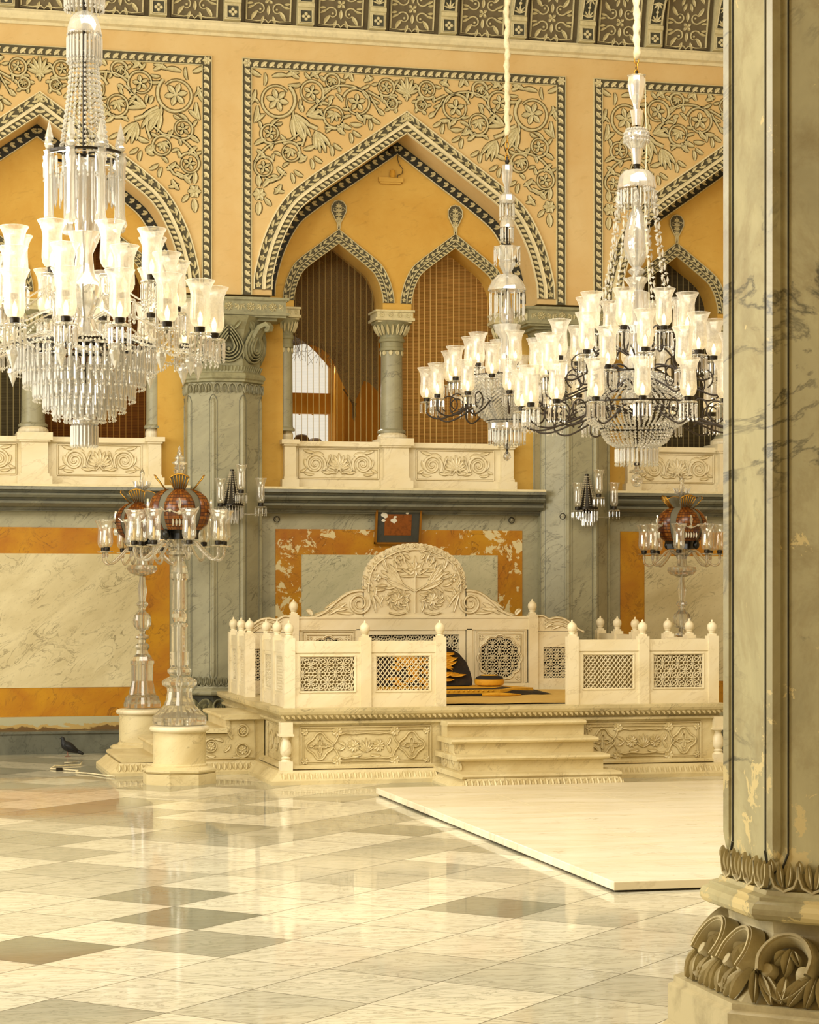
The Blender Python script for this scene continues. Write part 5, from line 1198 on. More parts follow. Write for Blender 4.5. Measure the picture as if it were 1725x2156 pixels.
# ---- textiles on the platform
def textiles():
    mt = NT('gold_brocade'); v = mt.world((1, 1, 1)); n = mt.noise(mt.world((1, 1, 4)), 9, 5, .7, 1.5); MT['brocade'] = mt.pbr(mt.ramp(n, (.42, '#e6a21c'), (.5, '#c97a12'), (.56, '#241a10')), .5)
    mt = NT('yellow_carpet'); n = mt.noise(mt.world((2, 9, 1)), 3, 6, .7, .8); MT['carpet'] = mt.pbr(mt.ramp(n, (.35, '#cfa24a'), (.6, '#dbb766'), (.72, '#8a6a2c')), .85, bump=n, bs=.4, bd=.02)
    MT['blackcloth'] = carved('black_velvet', '#231c14', '#4a3618', .7, .8, 16); MT['goldcloth'] = carved('gold_cloth', '#dba126', '#9d6614', .5, .6, 14)
    m = MB(); nx, ny = 30, 16; vs = []
    for j in range(ny+1):
        for i in range(nx+1):
            x = 3.72+(7.42-3.72)*i/nx; y = 19.36+(22.05-19.36)*j/ny; vs.append((x, y, PZ+.012+.006*sin(x*9+y*4)*sin(y*7)))
    m.add(vs, [(j*(nx+1)+i, j*(nx+1)+i+1, (j+1)*(nx+1)+i+1, (j+1)*(nx+1)+i) for j in range(ny) for i in range(nx)])
    o = m.build('carpet', 'carpet', smooth=True, fix=False); tag(o, 'rumpled yellow carpet covering the platform floor inside the railing', 'carpet')
    # seat mattress with black border
    zc = PZ+.02
    m = MB(); P = [(4.55, 20.75), (5.95, 20.75), (6.42, 21.15), (6.2, 21.9), (4.55, 21.95)]; n = len(P); m.add([(x, y, zc) for x, y in P]+[(x*.99+5.3*.01, y, zc+.055) for x, y in P], [tuple(range(n)), tuple(range(2*n-1, n-1, -1))]+[(i, (i+1) % n, n+(i+1) % n, n+i) for i in range(n)])
    o = m.build('seat_mattress', 'goldcloth'); tag(o, 'flat gold seat cloth with black border lying on the platform', 'cloth')
    m = MB(); m.add([(4.5, 20.72, zc), (5.95, 20.70, zc), (6.56, 20.98, zc-.004), (6.46, 21.28, zc+.03), (6.1, 21.2, zc+.066), (5.9, 20.86, zc+.066), (4.5, 20.80, zc+.066)], [(0, 1, 5, 6), (1, 2, 3, 4, 5)]); m.build('black_border', 'blackcloth', o, fix=False)
    m = MB()
    for k in range(26): m.octa(4.62+k*.05, 20.745, zc+.045, .012, .012)
    m.build('border_trim', 'goldcloth', o)
    m = MB(); m.tube([(5.72, 20.60, zc+.014), (5.85, 20.58, zc+.016), (6.0, 20.58, zc+.012), (6.12, 20.6, zc+.008)], [.012, .02, .016, .006], 8); o = m.build('folded_ribbon', 'goldcloth', smooth=True); tag(o, 'small folded yellow ribbon in front of the round cushion', 'cloth')
    # big domed bolster
    m = MB(); vs = []; n = 18; cx_, y_ = 5.33, 21.72
    prof = [(.56, 0), (.565, .05), (.54, .14), (.50, .24), (.42, .33), (.30, .40), (.15, .44), (0, .455)]
    pts = [(-a, b) for a, b in prof]+[(a, b) for a, b in prof[::-1][1:]]
    for d, k in ((-.10, .9), (-.12, 1), (.10, 1), (.13, .9)): vs += [(cx_+u*k, y_+d, zc+.062+v*k) for u, v in pts]
    q = len(pts); m.add(vs, [(r_*q+i, r_*q+i+1, (r_+1)*q+i+1, (r_+1)*q+i) for r_ in range(3) for i in range(q-1)]+[tuple(range(q)), tuple(range(4*q-1, 3*q-1, -1))]+[(r_*q, (r_+1)*q, (r_+1)*q+q-1, r_*q+q-1) for r_ in range(3)])
    o = m.build('backrest_cushion', 'blackcloth', smooth='auto'); tag(o, 'large arched black and gold cushion half hidden by the front railing', 'cushion')
    r = Rel(front(cx_, y_-.125, zc+.05)); rnd = random.Random(5)
    for k in range(60):
        v = .04+.30*rnd.random(); u = rnd.uniform(-.38, .36)*(1-v*.9); r.leaf(u, v, rnd.uniform(-.5, .4), rnd.uniform(.10, .2), .035, .014, rnd.uniform(-.5, .5), 4)
    r.build('gold_embroidery', 'goldcloth', o)
    m = MB(); m.tube([(cx_+u, y_, zc+.05+v+.005) for u, v in pts], .012, 6); m.build('piping', 'goldcloth', o, smooth=True)
    # small round cushion
    m = MB(); m.lathe([(.09, 0), (.145, .012), (.155, .045), (.145, .075), (.11, .085), (.0, .09)], 6.06, 21.55, 24); o = m.build('round_cushion', 'goldcloth', smooth='auto'); tag(o, 'small round yellow cushion with black top on the platform', 'cushion'); o.location.z = zc+.058
    m = MB(); m.lathe([(.148, .070), (.135, .092), (.10, .106), (0, .112)], 6.06, 21.55, 24, cap=False); m.build('cushion_top', 'blackcloth', o, smooth=True)
    m = MB(); m.lathe([(.09, .108), (.085, .114), (.0, .118)], 6.06, 21.55, 20, cap=False); m.build('embroidered_disc', 'goldcloth', o, smooth=True)
textiles()
# ---- low marble dais in the middle of the hall
def dais():
    x0, x1, y0, y1, h = 4.03, 7.35, 11.72, 17.86, .063
    t = thing('marble_dais', 'low pale marble dais slab on the floor in front of the steps', 'dais')
    m = MB(); m.box(x0, x1, y0, y1, .012, h); o = m.build('slab', 'dais', t); b = o.modifiers.new('bevel', 'BEVEL'); b.width = .006; b.segments = 2
    m = MB(); m.box(x0+.02, x1-.02, y0+.03, y1-.02, 0, .014); m.build('shadow_gap', 'blackpaint', t)
    m = MB()
    for k in range(1, 4): x = x0+(x1-x0)*k/4; m.box(x-.0015, x+.0015, y0+.01, y1-.01, h, h+.0005)
    for k in range(1, 7): y = y0+(y1-y0)*k/7; m.box(x0+.01, x1-.01, y-.0015, y+.0015, h, h+.0005)
    m.build('slab_joint', 'carvelight', t)
dais()
# ---------------------------------------------------------------- glass lights
def new_mesh(mb, name, mat, smooth=False):
    o = mb.build(name, mat, None, smooth); me = o.data; bpy.data.objects.remove(o); return me
def link(name, me, parent, loc=(0, 0, 0), rz=0):
    o = bpy.data.objects.new(name, me); COL.objects.link(o); o.parent = parent; o.location = loc; o.rotation_euler = (0, 0, rz); return o
SH = [(.028, 0), (.045, .008), (.058, .03), (.063, .06), (.062, .10), (.058, .15), (.058, .19), (.064, .225), (.076, .255), (.088, .275), (.089, .28)]
def shade_mesh(mat, name):
    m = MB(); m.lathe(SH, 0, 0, 20, cap=False); m.lathe([(.0895, .278), (.0905, .281), (.0885, .283)], 0, 0, 20, cap=False)
    # etched garland near the rim and flutes in the bowl
    for k in range(10):
        a = 2*pi*k/10; c, s_ = cos(a), sin(a)
        m.add([(.0640*c-.006*s_, .0640*s_+.006*c, .05), (.0645*c, .0645*s_, .05), (.0600*c, .0600*s_, .17), (.0600*c-.004*s_, .0600*s_+.004*c, .17)], [(0, 1, 2, 3)])
    return new_mesh(m, name, mat, True)
ME = {}
ME['frost'] = shade_mesh('frost', 'glass_shade_etched'); ME['clear'] = shade_mesh('glass', 'glass_shade_clear')
m = MB(); m.lathe([(.010, 0), (.012, .02), (.017, .045), (.016, .06), (.008, .085), (.0, .1)], 0, 0, 10); ME['bulb'] = new_mesh(m, 'candle_bulb', 'bulb', True)
m = MB(); m.lathe([(.013, 0), (.013, .075), (.009, .08), (.012, .09), (.007, .115), (0, .125)], 0, 0, 10); ME['candle'] = new_mesh(m, 'candle_tube', 'candle', True)
m = MB(); m.lathe([(.016, -.035), (.028, -.03), (.03, -.002), (.026, .004)], 0, 0, 14); ME['cup'] = new_mesh(m, 'socket_cup', 'darkmetal', 'auto')
m = MB(); m.lathe([(.015, -.05), (.06, -.045), (.068, -.038), (.06, -.036), (.02, -.03), (.014, -.06), (.018, -.085), (.01, -.10)], 0, 0, 18, cap=False, amp=.04, lobes=9); ME['pan'] = new_mesh(m, 'drip_pan', 'stem', True)
def drops_mesh(n, r, z, L, w, mat, name, tip=.0):
    m = MB()
    for k in range(n):
        a = 2*pi*k/n; m.octa(r*cos(a), r*sin(a), z-.006, w*.45, .007); m.drop(r*cos(a), r*sin(a), z-.014, L, w)
        if tip: m.octa(r*cos(a), r*sin(a), z-.014-L-tip*.6, w*.55, tip)
    return new_mesh(m, name, mat)
ME['drops'] = drops_mesh(12, .064, -.04, .11, .0125, 'prismwhite', 'pan_drops', .013); ME['drops2'] = drops_mesh(9, .062, -.04, .07, .011, 'prism', 'pan_drops_small', .012)
def arm_mesh(R, dz, mat, r=.009, curl=.12, name='arm'):
    # S-curved arm from the hub (0,0,0 at radius .06) to the socket at (R,0,dz)
    P = [Vector((.06, 0, 0)), Vector((.06+(R-.06)*.25, 0, .05)), Vector((.06+(R-.06)*.55, 0, dz-.04-curl*.6)), Vector((.06+(R-.06)*.82, 0, dz-.09-curl*.75)), Vector((R-.005, 0, dz-.10-curl*.35)), Vector((R, 0, dz-.05))]
    C_ = []; Q = [P[0]*2-P[1]]+P+[P[-1]*2-P[-2]]
    for i in range(1, len(Q)-2):
        for j in range(5):
            t = j/5; a, b, c, d = Q[i-1:i+3]; C_.append(.5*((2*b)+(c-a)*t+(2*a-5*b+4*c-d)*t*t+(3*b-a-3*c+d)*t**3))
    C_.append(P[-1]); m = MB(); m.tube(C_, r, 7)
    if mat == 'darkcord': # extra decorative loop of twisted cord
        L = [Vector((R*.72+.075*cos(a), 0, dz-.06+.075*sin(a))) for a in [pi*1.45-2*pi*.9*i/16 for i in range(17)]]; m.tube(L, r*.8, 6)
    return new_mesh(m, name, mat, True)
def ring_of_arms(t, n, R, zs, zh, ph, shade, bulb, armmat, drops, r=.009, curl=.12, skip=()):
    am = arm_mesh(R, zs-zh, armmat, r, curl)
    for k in range(n):
        a = ph+2*pi*k/n
        o = link('arm', am, t, (0, 0, zh), a)
        for nm, me in (('glass_shade', ME[shade]), (bulb, ME[bulb]), ('socket_cup', ME['cup']), ('drip_pan', ME['pan'])): link('candle_bulb' if nm == bulb else nm, me, o, (R, 0, zs-zh))
        if drops: link('crystal_drops', ME[drops], o, (R, 0, zs-zh))
def prism_tier(t, r, z, L, n, w, mat='prism', name='prism_tier', tip=0, slant=0):
    m = MB()
    for k in range(n):
        a = 2*pi*k/n; x, y = r*cos(a), r*sin(a); m.octa(x, y, z, w*.5, w*.55); m.drop(x*(1-slant), y*(1-slant), z-w*.6, L, w)
        if tip: m.octa(x, y, z-L-w*.6-tip*.7, w*.6, tip)
    m.lathe([(r-.003, z+w*.4), (r+.003, z+w*.4), (r+.003, z+w*.7), (r-.003, z+w*.7)], 0, 0, 32, cap=False)
    return m.build(name, mat, t, fix=False)
def strands(t, P, n, st, w, mat='prismwhite', name='bead_strands', ph=0):
    """n strands of cut beads following the profile P [(r,z)...]"""
    m = MB(); pts, s_ = resample([Vector(p) for p in P], st)
    for k in range(n):
        a = ph+2*pi*k/n
        for p, _ in pts: m.octa(p[0]*cos(a), p[0]*sin(a), p[1], w, s_*.48)
    o = m.build(name, mat, t, fix=False); o['kind'] = 'stuff'; return o
def part(t, name, prof, mat, seg=20, smooth='auto', amp=0, lobes=0, cap=False):
    m = MB(); m.lathe(prof, 0, 0, seg, cap=cap, amp=amp, lobes=lobes); return m.build(name, mat, t, smooth)
def rope(t, z0, z1, r, wrap=True):
    m = MB(); n = int((z1-z0)/.05); P = [(0.006*sin(i*1.3), .006*cos(i*1.1), z0+(z1-z0)*i/n) for i in range(n+1)]
    m.tube(P, [r*(1+.22*((i % 2)*2-1)) for i in range(n+1)], 8); return m.build('wrapped_chain', 'rope', t, True)
def links(t, z0, z1, w=.018):
    m = MB(); n = max(1, int((z1-z0)/.05)); st = (z1-z0)/n
    for k in range(n):
        z = z0+st*(k+.5); q = [(w*cos(a), 0, z+st*.6*sin(a)) for a in [2*pi*i/12 for i in range(13)]]
        if k % 2: q = [(0, x, zz) for x, _, zz in q]
        m.tube(q, .005, 5, cap=False)
    return m.build('chain_links', 'brass', t, True)
# ---- left chandelier
def chandelier_left():
    t = thing('crystal_chandelier', 'largest brilliantly lit crystal chandelier at upper left, with tall bead cone and stepped prism basket', 'chandelier', (1.2, 13.5, 0), .1)
    rope(t, 5.62, 9.6, .02)
    part(t, 'upper_canopy', [(.02, 5.62), (.06, 5.60), (.12, 5.52), (.125, 5.44)], 'prismwhite', 24, amp=.03, lobes=12); prism_tier(t, .12, 5.44, .12, 26, .016, 'prismwhite', tip=.012)
    part(t, 'canopy_dome', [(.015, 5.30), (.05, 5.285), (.085, 5.25), (.103, 5.19), (.106, 5.15)], 'prismwhite', 24, amp=.02, lobes=12)
    prism_tier(t, .104, 5.15, .15, 26, .016, 'prismwhite', tip=.014)
    part(t, 'central_rod', [(.012, 3.0), (.012, 5.62)], 'darkmetal', 8)
    strands(t, [(.075, 5.05), (.09, 4.9), (.105, 4.75), (.125, 4.6), (.15, 4.42)], 22, .030, .011)
    m = MB(); m.lathe([(.235, 4.40), (.25, 4.40), (.25, 4.415), (.235, 4.415)], 0, 0, 28, cap=False)
    for k in range(4): a = k*pi/2+.3; m.tube([(0, 0, 4.41), (.24*cos(a), .24*sin(a), 4.405)], .008, 5)
    m.build('crown_ring', 'darkmetal', t)
    for k in range(8):
        a = 2*pi*k/8+.25; x, y = .235*cos(a), .235*sin(a)
        m = MB(); m.lathe([(.02, 4.42), (.03, 4.44), (.012, 4.46), (.02, 4.475), (.026, 4.49), (.0, 4.60)], x, y, 6); m.build('glass_spire', 'prismwhite', t)
        m = MB(); m.lathe([(.028, 3.95), (.04, 3.97), (.03, 4.0), (.026, 4.03), (.024, 4.30), (.03, 4.33), (.036, 4.36), (.026, 4.39), (.034, 4.41)], x, y, 12, cap=False, amp=.06, lobes=6); m.build('glass_column', 'prismwhite', t, 'auto')
    prism_tier(t, .245, 4.38, .12, 30, .015, 'prismwhite', tip=.012); prism_tier(t, .19, 4.30, .2, 22, .016, 'prismwhite')
    part(t, 'fluted_core', [(.05, 3.93), (.055, 4.0), (.05, 4.32), (.06, 4.38)], 'prism', 24, amp=.12, lobes=8); prism_tier(t, .12, 4.36, .38, 14, .018, 'prismwhite', 'long_prisms')
    part(t, 'cut_core', [(.05, 3.2), (.09, 3.25), (.07, 3.33), (.05, 3.42), (.09, 3.50), (.11, 3.60), (.06, 3.68), (.05, 3.80), (.085, 3.88), (.10, 3.93)], 'prismwhite', 20, amp=.05, lobes=10)
    ring_of_arms(t, 8, .45, 3.65, 3.56, .16, 'frost', 'bulb', 'stem', 'drops', r=.006, curl=.08)
    ring_of_arms(t, 10, .57, 3.49, 3.40, .55, 'frost', 'bulb', 'stem', 'drops', r=.006, curl=.08)
    ring_of_arms(t, 16, .80, 3.31, 3.25, .07, 'frost', 'bulb', 'stem', 'drops', r=.006, curl=.06)
    for k_, (r_, z_) in enumerate(((.80, 3.25), (.70, 3.20), (.57, 3.30))):
        m = MB(); n_ = 16
        for k in range(n_):
            a0 = .07+2*pi*k/n_; a1 = a0+2*pi/n_
            for i in range(14):
                f = i/13; a = a0+(a1-a0)*f; m.octa(r_*cos(a), r_*sin(a), z_-.07*4*f*(1-f), .009, .011)
        m.build('bead_festoon', 'prismwhite', t, fix=False)
    for k in range(14):
        a = .07+2*pi*k/14+.22; m = MB(); m.lathe([(0, 3.02), (.033, 3.11), (.028, 3.135), (.01, 3.145), (.016, 3.16), (0, 3.17)], .70*cos(a), .70*sin(a), 6); m.build('pear_drop', 'prismwhite', t)
    m = MB(); m.lathe([(.41, 3.225), (.44, 3.225), (.44, 3.24), (.41, 3.24)], 0, 0, 40, cap=False)
    for k in range(8): a = k*pi/4; m.tube([(0, 0, 3.235), (.43*cos(a), .43*sin(a), 3.232)], .007, 5)
    m.lathe([(.3, 3.20), (.31, 3.20), (.31, 3.22), (.3, 3.22)], 0, 0, 30, cap=False); m.build('basket_frame', 'darkmetal', t)
    for r, z, L, n in ((.43, 3.22, .155, 64), (.37, 3.14, .155, 56), (.31, 3.06, .155, 46), (.25, 2.99, .15, 38), (.19, 2.93, .14, 30), (.12, 2.88, .105, 20)): prism_tier(t, r, z, L, n, .017, 'prismwhite', tip=.010); prism_tier(t, r-.035, z+.01, L*.9, n//2, .019, 'prism')
    part(t, 'pendant_cap', [(.02, 2.80), (.06, 2.785), (.083, 2.765), (.085, 2.745)], 'prismwhite', 20); prism_tier(t, .078, 2.755, .145, 22, .019, 'prismwhite', 'pendant_prisms')
    part(t, 'pendant_tube', [(.03, 2.61), (.03, 2.75)], 'prismwhite', 12)
chandelier_left()
# ---- right chandelier
def chandelier_right():
    t = thing('crystal_chandelier', 'crystal chandelier just left of the foreground column, with long bead swags and a beaded bowl', 'chandelier', (5.69, 16.0, 0), .0)
    rope(t, 5.86, 9.6, .026); links(t, 5.72, 5.88)
    part(t, 'top_bowl', [(.012, 5.36), (.02, 5.46), (.03, 5.52), (.05, 5.56), (.07, 5.66), (.06, 5.72), (.075, 5.73)], 'prismwhite', 20, amp=.08, lobes=8)
    part(t, 'stem_bell', [(.05, 5.46), (.04, 5.40), (.032, 5.34)], 'prismwhite', 20, amp=.05, lobes=10); part(t, 'stem_collar', [(.05, 5.16), (.04, 5.10), (.032, 5.04)], 'prismwhite', 16)
    part(t, 'beaded_dome', [(.03, 5.33), (.07, 5.31), (.095, 5.27), (.092, 5.21), (.055, 5.16)], 'prismwhite', 24, amp=.05, lobes=12)
    strands(t, [(.07, 5.32), (.10, 5.27), (.096, 5.20)], 20, .03, .012, ph=.1)
    part(t, 'shaft_collar', [(.03, 5.04), (.022, 5.02), (.03, 4.99)], 'darkmetal', 12)
    part(t, 'canopy', [(.03, 5.0), (.10, 4.985), (.135, 4.94), (.146, 4.87), (.146, 4.85)], 'prismwhite', 28, amp=.03, lobes=14)
    prism_tier(t, .142, 4.85, .14, 26, .016, 'prismwhite', tip=.013)
    for k in range(12):
        m = MB()     # long swags of alternating pear and star beads
        a = 2*pi*k/12+.1; P = [(.15, 4.85), (.165, 4.65), (.19, 4.42), (.225, 4.2), (.265, 4.02), (.29, 3.9)]
        pts, st = resample([Vector(p) for p in P], .052)
        for i, (p, _) in enumerate(pts): m.octa(p[0]*cos(a), p[0]*sin(a), p[1], .012 if i % 2 else .020, .036 if i % 2 else .012)
        m.build('bead_swag', 'prismwhite', t, fix=False)
    part(t, 'glass_baluster', [(.03, 4.84), (.055, 4.76), (.03, 4.70), (.055, 4.65), (.09, 4.52), (.10, 4.42), (.09, 4.35), (.06, 4.28), (.035, 4.24)], 'prismwhite', 24, amp=.04, lobes=12)
    part(t, 'baluster_bowl', [(.035, 4.24), (.07, 4.21), (.03, 4.17), (.10, 4.15), (.06, 4.10), (.05, 4.06), (.10, 4.04), (.095, 3.85), (.12, 3.78), (.06, 3.72), (.05, 3.6), (.10, 3.5), (.09, 3.30), (.12, 3.25), (.10, 3.18)], 'prismwhite', 24, amp=.04, lobes=12)
    part(t, 'central_rod', [(.01, 2.75), (.01, 5.8)], 'darkmetal', 8)
    for n, R, z, zh, ph in ((8, .40, 3.74, 3.55, .2), (8, .60, 3.55, 3.42, .55), (8, .74, 3.41, 3.30, .15), (16, .89, 3.16, 3.10, .1)):
        ring_of_arms(t, n, R, z, zh, ph, 'frost', 'bulb', 'darkcord', 'drops', r=.0075, curl=.13)
    strands(t, [(.13, 3.42), (.20, 3.40), (.28, 3.36), (.32, 3.3)], 26, .026, .0105, 'prism'); strands(t, [(.18, 3.40), (.26, 3.30), (.36, 3.24), (.46, 3.17)], 44, .026, .0105, 'prism')
    m = MB()
    for r, z in ((.46, 3.165), (.285, 2.985), (.19, 3.42)): m.lathe([(r-.004, z), (r+.004, z), (r+.004, z+.014), (r-.004, z+.014)], 0, 0, 40, cap=False)
    for k in range(8):
        a = k*pi/4+.2; m.tube([(.02*cos(a), .02*sin(a), 3.3), (.3*cos(a), .3*sin(a), 3.26), (.46*cos(a), .46*sin(a), 3.17), (.38*cos(a), .38*sin(a), 3.05), (.285*cos(a), .285*sin(a), 2.985)], .005, 5)
    m.build('basket_frame', 'darkmetal', t)
    strands(t, [(.465, 3.165), (.45, 3.11), (.40, 3.05), (.34, 3.01), (.29, 2.985)], 58, .026, .0118, 'prism', 'bead_bowl')
    strands(t, [(.28, 2.98), (.265, 2.93), (.23, 2.88), (.17, 2.845), (.15, 2.84)], 42, .024, .0115, 'prism', 'bead_bowl')
    prism_tier(t, .165, 2.84, .12, 30, .015, 'prism', 'fringe', tip=.012); prism_tier(t, .12, 2.84, .12, 20, .015, 'prism', 'fringe', tip=.012)
    part(t, 'bottom_dish', [(.012, 2.70), (.02, 2.67), (.06, 2.655), (.062, 2.645), (.02, 2.635), (.012, 2.62)], 'stem', 20, amp=.03, lobes=10); part(t, 'collar', [(.02, 2.72), (.022, 2.70), (.01, 2.695)], 'darkmetal', 12)
    part(t, 'glass_ball', [(0, 2.53), (.028, 2.538), (.045, 2.565), (.048, 2.585), (.035, 2.62), (.01, 2.63)], 'stem', 20, True)
    m = MB(); m.tube([(.05, -.05, 5.7), (.06, -.06, 5.2), (.03, -.1, 4.6), (.06, -.11, 4.1), (.07, -.1, 3.8), (.05, -.1, 3.5)], .004, 5); m.build('electric_wire', 'rope', t)
chandelier_right()
# ---- middle chandelier
def chandelier_mid():
    t = thing('crystal_chandelier', 'smaller, farther crystal chandelier above the throne, with herringbone glass bowl and rope reaching the cornice', 'chandelier', (5.656, 19.5, 0), .15)
    rope(t, 5.98, 9.6, .026); links(t, 5.74, 5.98)
    part(t, 'top_hook', [(.01, 5.70), (.022, 5.74), (.01, 5.78)], 'darkmetal', 8)
    part(t, 'top_vase', [(.025, 5.42), (.022, 5.5), (.045, 5.56), (.052, 5.64), (.045, 5.70), (.03, 5.71)], 'prismwhite', 16, amp=.06, lobes=8)
    part(t, 'top_canopy', [(.02, 5.45), (.07, 5.42), (.078, 5.37), (.06, 5.34)], 'prismwhite', 18, amp=.03, lobes=9); prism_tier(t, .068, 5.35, .13, 12, .013, 'prismwhite', tip=.016)
    part(t, 'neck', [(.02, 5.35), (.018, 5.25), (.03, 5.21), (.065, 5.17), (.07, 5.12)], 'prismwhite', 16); prism_tier(t, .06, 5.13, .12, 14, .013, 'prismwhite', tip=.014)
    part(t, 'central_rod', [(.009, 3.0), (.009, 5.75)], 'darkmetal', 8)
    part(t, 'petal_crown', [(.05, 4.80), (.08, 4.83), (.09, 4.88), (.125, 4.94)], 'prismwhite', 24, amp=.08, lobes=8); prism_tier(t, .12, 4.93, .13, 12, .012, 'prismwhite', tip=.018)
    part(t, 'cut_knop', [(.02, 4.86), (.06, 4.83), (.085, 4.78), (.05, 4.72), (.03, 4.68)], 'prismwhite', 16, amp=.05, lobes=8)
    part(t, 'canopy', [(.03, 4.69), (.09, 4.675), (.14, 4.62), (.17, 4.56), (.175, 4.53)], 'prismwhite', 28, amp=.04, lobes=12)
    prism_tier(t, .16, 4.53, .24, 16, .012, 'prism', 'long_drops', tip=.022); prism_tier(t, .10, 4.52, .2, 10, .012, 'prism', 'long_drops', tip=.02)
    part(t, 'pineapple_stem', [(.03, 4.52), (.035, 4.38), (.055, 4.32), (.055, 4.24), (.03, 4.2), (.05, 4.16), (.13, 4.21), (.11, 4.15), (.06, 4.08), (.055, 3.9), (.08, 3.8), (.05, 3.5)], 'prismwhite', 20, amp=.05, lobes=10)
    for n, R, z, zh, ph in ((6, .36, 3.83, 3.70, .3), (8, .55, 3.70, 3.6, .1), (12, .75, 3.53, 3.48, .12)):
        ring_of_arms(t, n, R, z, zh, ph, 'frost', 'bulb', 'darkcord' if R > .6 else 'stem', 'drops2', r=.0085, curl=.14 if R > .6 else .08)
    # herringbone bowl of oblong crystals
    P = [(.385, 3.72), (.375, 3.62), (.34, 3.50), (.28, 3.40), (.20, 3.33), (.17, 3.31)]; m = MB(); pts, st = resample([Vector(p) for p in P], .034); nseg = 12
    for k in range(nseg*4):
        sg = 1 if (k//2) % 2 else -1
        for i, (p, a_) in enumerate(pts):
            a0 = 2*pi*k/(nseg*4); da = .5*2*pi/(nseg*4); dz = .020*sg; r0 = p[0]
            c0 = Vector((r0*cos(a0-da), r0*sin(a0-da), p[1]-dz)); c1 = Vector((r0*cos(a0+da), r0*sin(a0+da), p[1]+dz)); m.tube([c0, c1], [.011, .011], 4)
    o = m.build('herringbone_bowl', 'prism', t, fix=False); o['kind'] = 'stuff'
    m = MB()
    for r, z in ((.387, 3.72), (.19, 3.31)): m.lathe([(r-.004, z), (r+.004, z), (r+.004, z+.01), (r-.004, z+.01)], 0, 0, 40, cap=False)
    m.build('bowl_ring', 'darkmetal', t)
    part(t, 'fringe_collar', [(.14, 3.29), (.175, 3.29), (.175, 3.24), (.15, 3.22)], 'prism', 26, amp=.04, lobes=13); prism_tier(t, .17, 3.25, .13, 28, .013, 'prism', 'fringe', tip=.014); prism_tier(t, .12, 3.25, .14, 18, .013, 'prism', 'fringe', tip=.014)
    part(t, 'bottom_knop', [(.03, 3.12), (.035, 3.08), (.02, 3.05)], 'stem', 12); part(t, 'glass_ball', [(0, 2.94), (.025, 2.95), (.038, 2.975), (.03, 3.01), (.012, 3.03)], 'stem', 16, True)
chandelier_mid()
# ---- standing glass candelabra
def crown_shade(t, z0, k=1):
    """four-lobed canopy shade: amber beadwork lobes, grey cloth corners, brass fans on top"""
    s_ = bpy.data.objects.new('crown_shade', None); COL.objects.link(s_); s_.parent = t
    PR = [(.20, 0), (.235, .05), (.262, .12), (.272, .18), (.262, .24), (.225, .30), (.165, .345), (.11, .37)]
    m = MB(); m.lathe([(r*.86*k, z0+z) for r, z in PR], 0, 0, 24, cap=False); m.build('cloth_body', 'greycloth', s_, 'auto')
    for q in range(4):
        m = MB(); nu, nv = 12, len(PR)-1; vs = []; uv = []
        for j, (r, z) in enumerate(PR):
            for i in range(nu+1):
                u = -1+2*i/nu; f = sqrt(max(0, 1-u*u*.96)); wv = 1-max(0, (j-3)/(nv-2))**2*.75
                a = q*pi/2+radians(37)*u*wv; rr = (r*.83+.055*f*(1 if 0 < j < nv else .5))*k; vs.append((rr*cos(a), rr*sin(a), z0+z)); uv.append((i/nu, j/nv))
        m.add(vs, [(j*(nu+1)+i, j*(nu+1)+i+1, (j+1)*(nu+1)+i+1, (j+1)*(nu+1)+i) for j in range(nv) for i in range(nu)])
        o = m.build('beaded_lobe', 'amber', s_, True, fix=False); l = o.data.uv_layers.new(name='UVMap')
        for p in o.data.polygons:
            for li in p.loop_indices: l.data[li].uv = uv[o.data.loops[li].vertex_index]
        a = q*pi/2; n = Vector((cos(a), sin(a), 0)); u_ = Vector((-sin(a), cos(a), 0))
        r = Rel((n*.275*k+Z*(z0+.16), u_, Z, n)); r.rib([(-.17, .04), (-.13, .0), (-.09, .015), (-.05, -.005), (0, -.02), (.05, -.005), (.09, .015), (.13, 0), (.17, .04)], .014, .012)
        for x, y, q_ in ((0, -.01, .024), (.085, .008, .017), (-.085, .008, .017)): r.disc(x, y, q_, .02, 10)
        r.leaf(0, .01, pi/2, .10, .028, .02); r.rib([(0, .03), (0.01, .08), (-.005, .12)], .016, .016)
        for x in (-.06, -.03, 0, .03, .06): r.leaf(x, -.13, pi/2, .07, .02, .012)
        r.build('silver_ornament', 'silverbead', s_)
        # brass fan
        m = MB(); P = []
        for i in range(7): x = (i-3)/3; P.append(n*(.10+.02)*k+u_*(.045*x)*k+Z*(z0+.36)); P.append(n*(.225-.02*abs(x))*k+u_*(.085*x)*k+Z*(z0+.495-.03*x*x))
        m.add(P+[p-n*.008 for p in P], [(2*i, 2*i+2, 2*i+3, 2*i+1) for i in range(6)]+[(14+2*i, 14+2*i+1, 14+2*i+3, 14+2*i+2) for i in range(6)]); m.build('fan_backing', 'greycloth', s_, fix=False)
        m = MB()
        for i in range(7): m.tube([P[2*i], P[2*i+1]], .005, 5)
        m.tube([P[2*i+1] for i in range(7)], .007, 5); m.build('brass_fan', 'brass', s_, True)
    m = MB(); m.lathe([(.17*k, z0-.08), (.17*k, z0-.03), (.185*k, z0), (.19*k, z0+.012), (.12*k, z0+.012), (.12*k, z0-.08)], 0, 0, 4, a0=0, cap=False); m.build('black_collar', 'blackpaint', s_)
    for q in range(4): m = MB(); a = q*pi/2+pi/4; m.lathe([(0, z0-.09), (.03, z0-.07), (.038, z0-.04), (.028, z0), (0, z0+.01)], .17*cos(a), .17*sin(a), 10); m.build('corner_knob', 'blackpaint', s_, True)
